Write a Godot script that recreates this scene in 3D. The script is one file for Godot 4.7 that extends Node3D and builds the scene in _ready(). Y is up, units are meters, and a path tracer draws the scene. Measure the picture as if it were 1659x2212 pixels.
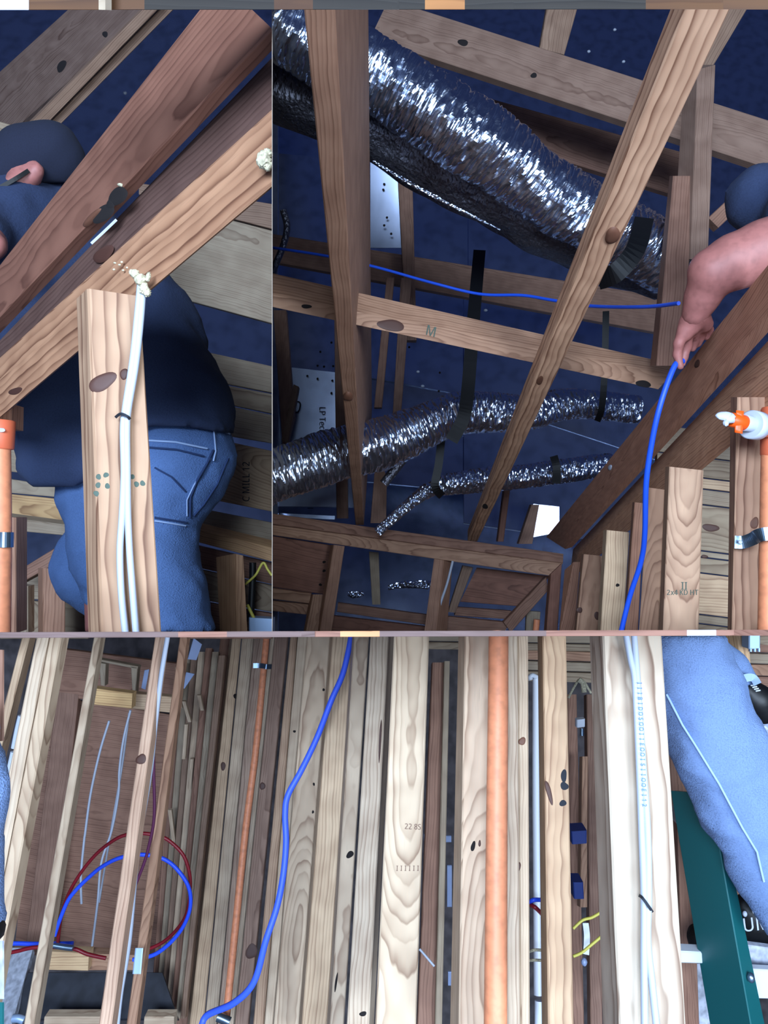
extends Node3D
# A timber-framed interior in three bays: an added sloped deck divides the lower bay from two upper ones, an added thin sheet divides those two.

const F := 1600.0            # focal length in pixels of the 1659 x 2212 picture
const CX := 829.5
const CY := 1106.0
var eye := Vector3(0, 1.5, 0)
var ax_r: Vector3
var ax_u: Vector3
var ax_f: Vector3
var M := {}
var tex := {}
var used := {}
var face := {}
var rng := RandomNumberGenerator.new()


# ---------------------------------------------------------------- places
func P(x: float, y: float, d: float) -> Vector3:          # the point at depth d along the lens axis
	return eye + ax_f * d + ax_r * ((x - CX) / F * d) - ax_u * ((y - CY) / F * d)


func H(x: float, y: float, z: float) -> Vector3:           # the point on the upright plane z metres ahead
	var ray := P(x, y, 1.0) - eye
	return eye + ray * (z / -ray.z)


func V(a: Array) -> Vector3:
	return P(a[0], a[1], a[2])


func to_px(p: Vector3) -> Vector2:
	var c := p - eye
	var d := c.dot(ax_f)
	return Vector2(CX + F * c.dot(ax_r) / d, CY - F * c.dot(ax_u) / d)


# ---------------------------------------------------------------- mesh collector
class Mb:
	var v := PackedVector3Array()
	var uv := PackedVector2Array()
	var smooth := false
	var group := 0
	var groups := PackedInt32Array()

	func tri(a: Vector3, b: Vector3, c: Vector3, ua := Vector2.ZERO, ub := Vector2.ZERO, uc := Vector2.ZERO) -> void:
		v.append(a); v.append(b); v.append(c)
		uv.append(ua); uv.append(ub); uv.append(uc)
		for i in 3:
			groups.append(group if smooth else -1)

	func quad(a: Vector3, b: Vector3, c: Vector3, d: Vector3, mid: Vector3, ua := Vector2.ZERO, ub := Vector2.ZERO, uc := Vector2.ZERO, ud := Vector2.ZERO) -> void:
		# front faces run clockwise: turn the quad so that it faces away from mid
		var n := (b - a).cross(c - a) + (c - a).cross(d - a)
		if n.dot((a + b + c + d) / 4.0 - mid) > 0.0:
			tri(a, c, b, ua, uc, ub); tri(a, d, c, ua, ud, uc)
		else:
			tri(a, b, c, ua, ub, uc); tri(a, c, d, ua, uc, ud)


func numbered(called: String) -> String:
	if not used.has(called):
		used[called] = 0
		return called
	used[called] += 1
	return "%s_%03d" % [called, used[called]]


func commit(mb: Mb, called: String, mat: Material, parent: Node = null) -> MeshInstance3D:
	var lo := mb.v[0]
	var hi := mb.v[0]
	for p in mb.v:
		lo = lo.min(p); hi = hi.max(p)
	var base := Vector3((lo.x + hi.x) / 2, lo.y, (lo.z + hi.z) / 2)
	var st := SurfaceTool.new()
	st.begin(Mesh.PRIMITIVE_TRIANGLES)
	for i in mb.v.size():
		st.set_smooth_group(mb.groups[i])
		st.set_uv(mb.uv[i])
		st.add_vertex(mb.v[i] - base)
	st.generate_normals()
	var o := MeshInstance3D.new()
	o.mesh = st.commit()
	o.material_override = mat
	o.cast_shadow = GeometryInstance3D.SHADOW_CASTING_SETTING_ON
	if parent == null:
		o.name = numbered(called)
		o.position = base
		add_child(o)
	else:
		o.name = called
		o.position = base - world_at(parent)
		parent.add_child(o, true)
	return o


func world_at(n: Node) -> Vector3:
	var p := Vector3.ZERO
	while n is Node3D and n != self:
		p += (n as Node3D).position
		n = n.get_parent()
	return p


func tag(o: Node, label: String, category: String, group := "") -> Node:
	o.set_meta("label", label)
	o.set_meta("category", category)
	if group:
		o.set_meta("group", group)
	return o


func struct(o: Node, label: String) -> Node:
	o.set_meta("kind", "structure")
	o.set_meta("label", label)
	o.set_meta("category", "structure")
	return o


func holder(called: String, at: Vector3) -> Node3D:
	var o := Node3D.new()
	o.name = numbered(called)
	o.position = at
	add_child(o)
	return o


# ---------------------------------------------------------------- shapes
# a timber: three long edges a (arris), b (other edge of the front face), c (other edge of the side face), each given at both ends
func timber(mb: Mb, a1: Vector3, a2: Vector3, b1: Vector3, b2: Vector3, c1: Vector3, c2: Vector3, u0 := 0.0, v0 := 0.0, ch := 0.0025, segs := 6) -> void:
	var ends := [[a1, b1, b1 + c1 - a1, c1], [a2, b2, b2 + c2 - a2, c2]]
	var rings := []
	var us := []
	for e in ends:
		var ring := []
		var u := []
		var run := u0
		for k in 4:
			var p: Vector3 = e[k]
			var q: Vector3 = e[(k + 1) % 4]
			var w := p.distance_to(q)
			var f := minf(ch / maxf(w, 1e-5), 0.2)
			ring.append(p.lerp(q, f)); u.append(run + w * f)
			ring.append(p.lerp(q, 1.0 - f)); u.append(run + w * (1.0 - f))
			run += w
		ring.append(ring[0]); u.append(run)
		rings.append(ring); us.append(u)
	var lo: Vector3 = (ends[0][0] + ends[0][2]) / 2.0
	var hi: Vector3 = (ends[1][0] + ends[1][2]) / 2.0
	var length := lo.distance_to(hi)
	for s in segs:
		var f0 := float(s) / segs
		var f1 := float(s + 1) / segs
		var mid := lo.lerp(hi, (f0 + f1) / 2)
		for k in 8:
			var p0: Vector3 = rings[0][k].lerp(rings[1][k], f0)
			var p1: Vector3 = rings[0][k + 1].lerp(rings[1][k + 1], f0)
			var p2: Vector3 = rings[0][k + 1].lerp(rings[1][k + 1], f1)
			var p3: Vector3 = rings[0][k].lerp(rings[1][k], f1)
			mb.quad(p0, p1, p2, p3, mid,
				Vector2(lerpf(us[0][k], us[1][k], f0) / 0.26, v0 + f0 * length / 1.5), Vector2(lerpf(us[0][k + 1], us[1][k + 1], f0) / 0.26, v0 + f0 * length / 1.5),
				Vector2(lerpf(us[0][k + 1], us[1][k + 1], f1) / 0.26, v0 + f1 * length / 1.5), Vector2(lerpf(us[0][k], us[1][k], f1) / 0.26, v0 + f1 * length / 1.5))
	for e in 2:
		var mid2 := hi if e == 0 else lo
		var c: Vector3 = lo if e == 0 else hi
		for k in 8:
			var p: Vector3 = rings[e][k]
			var q: Vector3 = rings[e][k + 1]
			mb.quad(c, p, q, q, mid2, Vector2(0.5, 0.5), Vector2(0.52, 0.5), Vector2(0.5, 0.51), Vector2(0.5, 0.51))


func away(a1: Vector3, a2: Vector3, b1: Vector3, t: float) -> Vector3:
	var n := (a2 - a1).cross(b1 - a1).normalized()
	if n.dot((a1 + a2) / 2 - eye) < 0:
		n = -n
	return n * t


# one timber as one mesh. side: metres of thickness, or [[x, y, d], [x, y, d]] for its third edge
func T(called: String, a1: Vector3, a2: Vector3, b1: Vector3, b2: Vector3, side, mat: Material, parent: Node = null, ch := 0.0025) -> MeshInstance3D:
	var c1: Vector3
	var c2: Vector3
	if side is Array:
		c1 = side[0] if side[0] is Vector3 else V(side[0])
		c2 = side[1] if side[1] is Vector3 else V(side[1])
	else:
		var n := away(a1, a2, b1, side)
		c1 = a1 + n
		c2 = a2 + n
	b2 = onto(a1, a2, b1, b2)
	c2 = onto(a1, a2, c1, c2)
	face = {"o": a1, "n": (a2 - a1).cross(b1 - a1).normalized()}
	var mb := Mb.new()
	timber(mb, a1, a2, b1, b2, c1, c2, M.u0.get(mat, rng.randf()), rng.randf(), ch)
	return commit(mb, called, mat, parent)


# the point on q's line of sight that makes a face flat, where that moves it only a little
func onto(a: Vector3, b: Vector3, c: Vector3, q: Vector3) -> Vector3:
	var n := (b - a).cross(c - a)
	var ray := q - eye
	var k := ray.dot(n)
	if absf(k) < 1e-9:
		return q
	var t := (a - eye).dot(n) / k
	return eye + ray * t if t > 0.85 and t < 1.18 else q


func beam(called: String, label: String, a: Array, b: Array, side, mat: Material, group := "", category := "timber") -> MeshInstance3D:
	var o := T(called, V(a[0]), V(a[1]), V(b[0]), V(b[1]), side, mat)
	tag(o, label, category, group)
	return o


# an upright stud on the plane z ahead: left and right edge of its front face at the rows 1378 and 2212, and the far edge of the side that shows
func stud(label: String, xl: Array, xr: Array, z: float, mat: Material, far: Array = [], group := "", top := 1368.0, bottom := 2262.0, called := "stud") -> MeshInstance3D:
	var at := func(x: Array, y: float) -> float: return lerpf(x[0], x[1], (y - 1378.0) / 834.0)
	var on_left: bool = far.size() > 0 and far[0] < xl[0]
	var e := xl if on_left or far.is_empty() else xr
	var o := xr if on_left or far.is_empty() else xl
	var side = 0.04
	if far.size():
		side = [H(at.call(far, top), top, z + 0.085), H(at.call(far, bottom), bottom, z + 0.085)]
	var r := T(called, H(at.call(e, top), top, z), H(at.call(e, bottom), bottom, z), H(at.call(o, top), top, z), H(at.call(o, bottom), bottom, z), side, mat)
	tag(r, label, "stud", group)
	return r


func hit(x: float, y: float) -> Vector3:                   # where the pixel's ray meets the last timber's front face
	var ray := P(x, y, 1.0) - eye
	return eye + ray * ((face.o - eye).dot(face.n) / ray.dot(face.n))


# a knot: a slightly domed oval let into the last timber's front face
func knot(parent: Node, x: float, y: float, rx: float, ry: float, turn := 0.0, mat: Material = null, proud := 0.0012) -> void:
	var c := hit(x, y)
	var n: Vector3 = face.n
	if n.dot(eye - c) < 0:
		n = -n
	var e1 := hit(x + rx * cos(turn), y + rx * sin(turn)) - c
	var e2 := hit(x - ry * sin(turn), y + ry * cos(turn)) - c
	var mb := Mb.new()
	mb.smooth = true
	var wob := []
	for k in 24:
		wob.append(1.0 + 0.09 * sin(TAU * k / 12.0 + x) + 0.06 * sin(TAU * k / 8.0 + y))
	var prev := []
	for r in [[0.0, 1.0], [0.55, 0.95], [0.9, 0.6], [1.02, -0.5]]:
		var ring := []
		for k in 24:
			var t := TAU * k / 24.0
			ring.append(c + (e1 * cos(t) + e2 * sin(t)) * r[0] * wob[k] + n * proud * r[1])
		if prev.size():
			for k in 24:
				var j := (k + 1) % 24
				mb.quad(prev[k], prev[j], ring[j], ring[k], c - n * 0.05, Vector2(0, 0), Vector2(0.02, 0), Vector2(0.02, 0.02), Vector2(0, 0.02))
		prev = ring
	commit(mb, "knot", mat if mat else M.knot, parent)


func smooth_path(pts: Array, per := 8) -> Array:
	var out := []
	var n := pts.size()
	for i in n - 1:
		var a: Vector3 = pts[maxi(i - 1, 0)]
		var b: Vector3 = pts[i]
		var c: Vector3 = pts[i + 1]
		var d: Vector3 = pts[mini(i + 2, n - 1)]
		for k in per:
			out.append(b.cubic_interpolate(c, a, d, float(k) / per))
	out.append(pts[n - 1])
	return out


# a round tube along points; radii a number or one for each point
func tube_mesh(mb: Mb, path: Array, radii, seg := 10, flat := 1.0) -> void:
	mb.smooth = true
	var n := path.size()
	var up := Vector3(0.31, 0.22, 0.93)
	var rings := []
	for i in n:
		var t: Vector3 = (path[mini(i + 1, n - 1)] - path[maxi(i - 1, 0)]).normalized()
		var s := t.cross(up)
		if s.length() < 0.05:
			s = t.cross(Vector3.UP)
		s = s.normalized()
		var w := s.cross(t).normalized()
		up = w
		var r: float = radii if radii is float else radii[i]
		var ring := []
		for k in seg:
			var a := TAU * k / seg
			ring.append(path[i] + s * cos(a) * r + w * sin(a) * r * flat)
		rings.append(ring)
	for i in n - 1:
		var mid: Vector3 = (path[i] + path[i + 1]) / 2
		for k in seg:
			var j := (k + 1) % seg
			mb.quad(rings[i][k], rings[i][j], rings[i + 1][j], rings[i + 1][k], mid,
				Vector2(float(k) / seg, i * 0.05), Vector2(float(k + 1) / seg, i * 0.05), Vector2(float(k + 1) / seg, (i + 1) * 0.05), Vector2(float(k) / seg, (i + 1) * 0.05))
	for e in [0, n - 1]:
		mb.group = 1
		var inner: Vector3 = path[1] if e == 0 else path[n - 2]
		for k in seg:
			mb.quad(path[e], rings[e][k], rings[e][(k + 1) % seg], rings[e][(k + 1) % seg], inner)
	mb.group = 0


func cable(called: String, pts: Array, r: float, mat: Material, parent: Node = null, seg := 10, per := 8) -> MeshInstance3D:
	var w := []
	for p in pts:
		w.append(p if p is Vector3 else V(p))
	var mb := Mb.new()
	tube_mesh(mb, smooth_path(w, per), r, seg)
	return commit(mb, called, mat, parent)


# a flat ribbon with thickness: width across in the direction side
func ribbon(called: String, pts: Array, width: float, thick: float, mat: Material, parent: Node = null) -> MeshInstance3D:
	var w := []
	for p in pts:
		w.append(p if p is Vector3 else V(p))
	w = smooth_path(w, 6)
	var mb := Mb.new()
	var prev := []
	for i in w.size():
		var t: Vector3 = (w[mini(i + 1, w.size() - 1)] - w[maxi(i - 1, 0)]).normalized()
		var look: Vector3 = (w[i] - eye).normalized()
		var s := t.cross(look).normalized() * width / 2
		var k := s.cross(t).normalized() * thick
		var ring := [w[i] - s, w[i] + s, w[i] + s + k, w[i] - s + k]
		if prev.size():
			var mid: Vector3 = (w[i] + w[i - 1]) / 2 + k / 2
			for j in 4:
				mb.quad(prev[j], prev[(j + 1) % 4], ring[(j + 1) % 4], ring[j], mid)
		else:
			mb.quad(ring[0], ring[1], ring[2], ring[3], w[1])
		prev = ring
	mb.quad(prev[0], prev[1], prev[2], prev[3], w[w.size() - 2])
	return commit(mb, called, mat, parent)


# a crinkled foil duct: ridges across it, creased foil between
func duct(called: String, pts: Array, radii: Array, rib: float, depth: float, crease: float, mat: Material, parent: Node = null, rings_n := 420, seg := 84) -> MeshInstance3D:
	var w := []
	for p in pts:
		w.append(V(p))
	var c := []
	var rr := []
	for i in rings_n:
		var f := float(i) / (rings_n - 1) * (w.size() - 1)
		var k := mini(int(f), w.size() - 2)
		var t := f - k
		c.append(w[k].cubic_interpolate(w[k + 1], w[maxi(k - 1, 0)], w[mini(k + 2, w.size() - 1)], t))
		rr.append(lerpf(radii[k], radii[k + 1], smoothstep(0.0, 1.0, t)))
	var n1 := FastNoiseLite.new()
	n1.seed = 5 + w.size()
	n1.frequency = 1.0
	n1.fractal_octaves = 2
	var n2 := FastNoiseLite.new()
	n2.seed = 9
	n2.frequency = 1.0
	n2.noise_type = FastNoiseLite.TYPE_CELLULAR
	n2.cellular_return_type = FastNoiseLite.RETURN_DISTANCE
	var mb := Mb.new()
	var up := Vector3(0, 0, 1)
	var run := 0.0
	var rings := []
	for i in rings_n:
		var t: Vector3 = (c[mini(i + 1, rings_n - 1)] - c[maxi(i - 1, 0)]).normalized()
		var s := t.cross(up).normalized()
		var q := s.cross(t).normalized()
		if i:
			run += c[i].distance_to(c[i - 1])
		var ring := []
		for k in seg:
			var a := TAU * k / seg
			var o := s * cos(a) + q * sin(a)
			var y := 0.85 * cos(a)
			var z := 0.85 * sin(a)
			var ridge := 1.0 - absf(n1.get_noise_3d(run / rib * 0.55, y, z)) * 3.4
			var fold := n2.get_noise_3d(run / rib * 0.3, y * 3.2, z * 3.2)
			var big := n1.get_noise_3d(run * 3.0 + 40.0, y * 0.7, z * 0.7)
			var at: Vector3 = c[i] + o * (rr[i] + depth * ridge + crease * fold + rr[i] * 0.14 * big)
			var over := 589.0 - to_px(at).x                    # the sheet between the bays ends it
			if over > 0.0:
				at += ax_r * (over / F * (at - eye).dot(ax_f))
			ring.append(at)
		rings.append(ring)
	for i in rings_n - 1:
		for k in seg:
			var j := (k + 1) % seg
			mb.quad(rings[i][k], rings[i][j], rings[i + 1][j], rings[i + 1][k], c[i])
	return commit(mb, called, mat, parent)


func round_bar(mb: Mb, a: Vector3, b: Vector3, ra: float, rb: float, seg := 28) -> void:
	tube_mesh(mb, [a, a.lerp(b, 0.04), a.lerp(b, 0.96), b], [ra * 0.93, ra, rb, rb * 0.93], seg)


func lump(mb: Mb, c: Vector3, r: Vector3, rough: float, sd: int, n := 18) -> void:
	var nz := FastNoiseLite.new()
	nz.seed = sd
	nz.frequency = 1.0
	nz.fractal_octaves = 3
	mb.smooth = true
	var g := []
	for i in n + 1:
		var row := []
		for j in n * 2:
			var a := PI * i / n
			var b := PI * j / n
			var d := Vector3(sin(a) * cos(b), cos(a), sin(a) * sin(b))
			row.append(c + d * r * (1.0 + rough * nz.get_noise_3dv(d * 2.2)))
		g.append(row)
	for i in n:
		for j in n * 2:
			var k := (j + 1) % (n * 2)
			mb.quad(g[i][j], g[i][k], g[i + 1][k], g[i + 1][j], c)


func lettering(parent: Node, text: String, x: float, y: float, d: float, high: float, turn: float, mat: Material, on_face := true) -> void:
	var tm := TextMesh.new()
	var f := SystemFont.new()
	f.font_names = PackedStringArray(["Droid Sans"])
	tm.font = f
	tm.text = text
	tm.font_size = 32
	tm.depth = 0.001
	var p := P(x, y, d)
	var n := -ax_f
	if on_face:
		p = hit(x, y)
		n = face.n if face.n.dot(eye - p) > 0 else -face.n
		d = (p - eye).dot(ax_f)
	tm.pixel_size = high / F * d / 24.0
	var right := (ax_r * cos(turn) - ax_u * sin(turn))
	right = (right - n * right.dot(n)).normalized()
	var o := MeshInstance3D.new()
	o.name = "lettering"
	o.mesh = tm
	o.material_override = mat
	o.transform = Transform3D(Basis(right, n.cross(right), n), p + n * 0.0006 - world_at(parent))
	parent.add_child(o, true)


# ---------------------------------------------------------------- bodies: capsules joined by a smooth minimum, meshed as surface nets
func field(caps: Array, p: Vector3, k: float) -> float:
	var d := 1e9
	for c in caps:
		var a: Vector3 = c[0]
		var ba: Vector3 = c[1] - a
		var h := clampf((p - a).dot(ba) / maxf(ba.length_squared(), 1e-9), 0.0, 1.0)
		var e: float = p.distance_to(a + ba * h) - lerpf(c[2], c[3], h)
		if d > 1e8:
			d = e
		else:
			var m := clampf(0.5 + 0.5 * (e - d) / k, 0.0, 1.0)
			d = lerpf(e, d, m) - k * m * (1.0 - m)
	return d


# joints in pixels: [x, y, depth, radius in pixels]
func bones(list: Array) -> Array:
	var out := []
	for chain in list:
		for i in chain.size() - 1:
			var a = chain[i]
			var b = chain[i + 1]
			out.append([P(a[0], a[1], a[2]), P(b[0], b[1], b[2]), a[3] / F * a[2], b[3] / F * b[2]])
	return out


func body(mb: Mb, caps: Array, k: float, cell: float, clip = null, fold := 0.0, fold_size := 0.06) -> void:
	mb.smooth = true
	var nz := FastNoiseLite.new()
	nz.seed = 31
	nz.frequency = 1.0 / fold_size
	nz.fractal_octaves = 2
	var lo := Vector3(1e9, 1e9, 1e9)
	var hi := -lo
	for c in caps:
		for e in 2:
			var r: float = c[2 + e] + k * 0.5 + cell * 2
			lo = lo.min(c[e] - Vector3(r, r, r)); hi = hi.max(c[e] + Vector3(r, r, r))
	var nx := int((hi.x - lo.x) / cell) + 2
	var ny := int((hi.y - lo.y) / cell) + 2
	var nz_ := int((hi.z - lo.z) / cell) + 2
	var val := PackedFloat32Array()
	val.resize(nx * ny * nz_)
	var B := 5
	for bx in range(0, nx, B):
		for by in range(0, ny, B):
			for bz in range(0, nz_, B):
				var mid := lo + Vector3(bx + B / 2.0, by + B / 2.0, bz + B / 2.0) * cell
				var f0 := field(caps, mid, k)
				var near := absf(f0) < cell * B * 1.3 + fold * 2 + 0.02
				for x in range(bx, mini(bx + B, nx)):
					for y in range(by, mini(by + B, ny)):
						for z in range(bz, mini(bz + B, nz_)):
							var q := lo + Vector3(x, y, z) * cell
							var f := f0
							if near:
								f = field(caps, q, k)
								if fold > 0.0:
									f += fold * nz.get_noise_3dv(q * Vector3(1, 1.7, 1))
							if clip != null:
								f = maxf(f, clip.call(q))
							val[(x * ny + y) * nz_ + z] = f
	var cells := {}
	var corner := [Vector3i(0, 0, 0), Vector3i(1, 0, 0), Vector3i(0, 1, 0), Vector3i(1, 1, 0), Vector3i(0, 0, 1), Vector3i(1, 0, 1), Vector3i(0, 1, 1), Vector3i(1, 1, 1)]
	var edges := [[0, 1], [2, 3], [4, 5], [6, 7], [0, 2], [1, 3], [4, 6], [5, 7], [0, 4], [1, 5], [2, 6], [3, 7]]
	for x in nx - 1:
		for y in ny - 1:
			for z in nz_ - 1:
				var i0 := (x * ny + y) * nz_ + z
				var s := val[i0] < 0.0
				if s == (val[i0 + 1] < 0.0) and s == (val[i0 + nz_] < 0.0) and s == (val[i0 + nz_ + 1] < 0.0):
					var i1 := i0 + ny * nz_
					if s == (val[i1] < 0.0) and s == (val[i1 + 1] < 0.0) and s == (val[i1 + nz_] < 0.0) and s == (val[i1 + nz_ + 1] < 0.0):
						continue
				var sum := Vector3.ZERO
				var cnt := 0
				for e in edges:
					var ca: Vector3i = corner[e[0]]
					var cb: Vector3i = corner[e[1]]
					var va := val[((x + ca.x) * ny + y + ca.y) * nz_ + z + ca.z]
					var vb := val[((x + cb.x) * ny + y + cb.y) * nz_ + z + cb.z]
					if (va < 0.0) != (vb < 0.0):
						sum += Vector3(ca).lerp(Vector3(cb), va / (va - vb))
						cnt += 1
				cells[i0] = lo + (Vector3(x, y, z) + sum / maxf(cnt, 1)) * cell
	var stepx := ny * nz_
	for i0 in cells:
		var s := val[i0] < 0.0
		for axis in 3:
			var d: int = [stepx, nz_, 1][axis]
			var u: int = [nz_, 1, stepx][axis]
			var w: int = [1, stepx, nz_][axis]
			if (val[i0 + d] < 0.0) == s:
				continue
			if cells.has(i0 - u) and cells.has(i0 - w) and cells.has(i0 - u - w):
				var a: Vector3 = cells[i0]
				var b: Vector3 = cells[i0 - u]
				var c: Vector3 = cells[i0 - u - w]
				var e: Vector3 = cells[i0 - w]
				if s:
					mb.tri(a, c, b); mb.tri(a, e, c)
				else:
					mb.tri(a, b, c); mb.tri(a, c, e)


# points on a body's surface under a chain of pixels, a hair proud of it
func on_body(caps: Array, k: float, pts: Array, per := 6, proud := 0.001) -> Array:
	var out := []
	for i in pts.size() - 1:
		for j in per:
			var q := Vector2(pts[i][0], pts[i][1]).lerp(Vector2(pts[i + 1][0], pts[i + 1][1]), float(j) / per)
			var ray := (P(q.x, q.y, 1.0) - eye).normalized()
			var t := 0.6
			for n in 60:
				var f := field(caps, eye + ray * t, k)
				if f < 0.0004:
					break
				t += f * 0.9
			if t < 4.0:
				out.append(eye + ray * (t - proud))
	return out


# ---------------------------------------------------------------- textures and materials
func wood_image(w: int, h: int, u0: float, depth: float, swing: float, spacing: float, contrast: float, sd: int) -> Image:
	var n := FastNoiseLite.new()
	n.seed = sd
	n.frequency = 1.0
	n.fractal_octaves = 2
	var data := PackedByteArray()
	data.resize(w * h * 3)
	var early := Vector3(224, 210, 192)
	var late := Vector3(124, 98, 82)
	var drift := PackedFloat32Array()
	drift.resize(w)
	for y in h:
		var a := TAU * y / h
		var ca := cos(a)
		var sa := sin(a)
		var hv := depth + swing * (0.5 + 0.5 * sin(a + 0.5 * sin(a * 2.0 + sd))) + 0.0018 * n.get_noise_2d(ca * 3.0 + 7.0, sa * 3.0 + sd)
		var sway := 0.007 * n.get_noise_2d(ca * 0.7 + 31.0, sa * 0.7 - sd)
		for x in w:
			var u := (float(x) / w) * 0.26
			var wob := 0.22 * n.get_noise_3d(u * 40.0, ca * 2.2, sa * 2.2)
			var r := sqrt((u - u0 + sway) * (u - u0 + sway) + hv * hv) / spacing + wob
			var t := r - floorf(r)
			var ring := int(floorf(r))
			var l := t * t * t if t < 0.9 else (1.0 - t) * 7.29
			l *= 0.65 + 0.35 * sin(ring * 2.4 + sd)
			var fibre := n.get_noise_3d(u * 900.0, ca * 5.0, sa * 5.0)
			var blot := n.get_noise_3d(u * 14.0 + 50.0, ca * 2.6, sa * 2.6)
			var m := clampf(l * contrast + 0.17 * fibre + 0.20 * blot + 0.12, 0.0, 1.0)
			var c := early.lerp(late, m) * (1.0 + 0.10 * fibre)
			var i := (y * w + x) * 3
			data[i] = int(clampf(c.x, 0, 255)); data[i + 1] = int(clampf(c.y, 0, 255)); data[i + 2] = int(clampf(c.z, 0, 255))
	return Image.create_from_data(w, h, false, Image.FORMAT_RGB8, data)


func plain(c: Color, rough := 0.7, metal := 0.0) -> StandardMaterial3D:
	var m := StandardMaterial3D.new()
	m.albedo_color = c
	m.roughness = rough
	m.metallic = metal
	return m


func grain_noise(freq: float, lo: float, hi: float, sd: int, size := 256) -> ImageTexture:
	var n := FastNoiseLite.new()
	n.seed = sd
	n.frequency = freq
	n.fractal_octaves = 3
	var im := n.get_seamless_image(size, size)
	im.convert(Image.FORMAT_RGB8)
	var d := im.get_data()
	for i in d.size():
		d[i] = int(clampf(lerpf(lo, hi, d[i] / 255.0) * 255.0, 0, 255))
	return ImageTexture.create_from_image(Image.create_from_data(size, size, false, Image.FORMAT_RGB8, d))


func bumps(freq: float, sd: int, strength: float, size := 256) -> ImageTexture:
	var n := FastNoiseLite.new()
	n.seed = sd
	n.frequency = freq
	n.fractal_octaves = 3
	var im := n.get_seamless_image(size, size)
	im.convert(Image.FORMAT_RGBA8)
	im.bump_map_to_normal_map(strength)
	return ImageTexture.create_from_image(im)


func grainy(c: Color, t: Texture2D, scale: float, rough: float, metal := 0.0, normal: Texture2D = null, nscale := 1.0) -> StandardMaterial3D:
	var m := plain(c, rough, metal)
	m.albedo_texture = t
	m.uv1_triplanar = true
	m.uv1_world_triplanar = true
	m.uv1_scale = Vector3(scale, scale, scale)
	if normal:
		m.normal_enabled = true
		m.normal_texture = normal
		m.normal_scale = nscale
	return m


var woods := {}
func wood(kind: int, c: Color) -> StandardMaterial3D:
	var key := [kind, c]
	if not woods.has(key):
		var m := plain(c, 0.72)
		m.albedo_texture = tex.wood[kind]
		m.normal_enabled = true
		m.normal_texture = tex.wood_n[kind]
		m.normal_scale = 0.6
		woods[key] = m
		if kind in [1, 3]:
			M.u0[m] = 0.0
	return woods[key]


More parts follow.
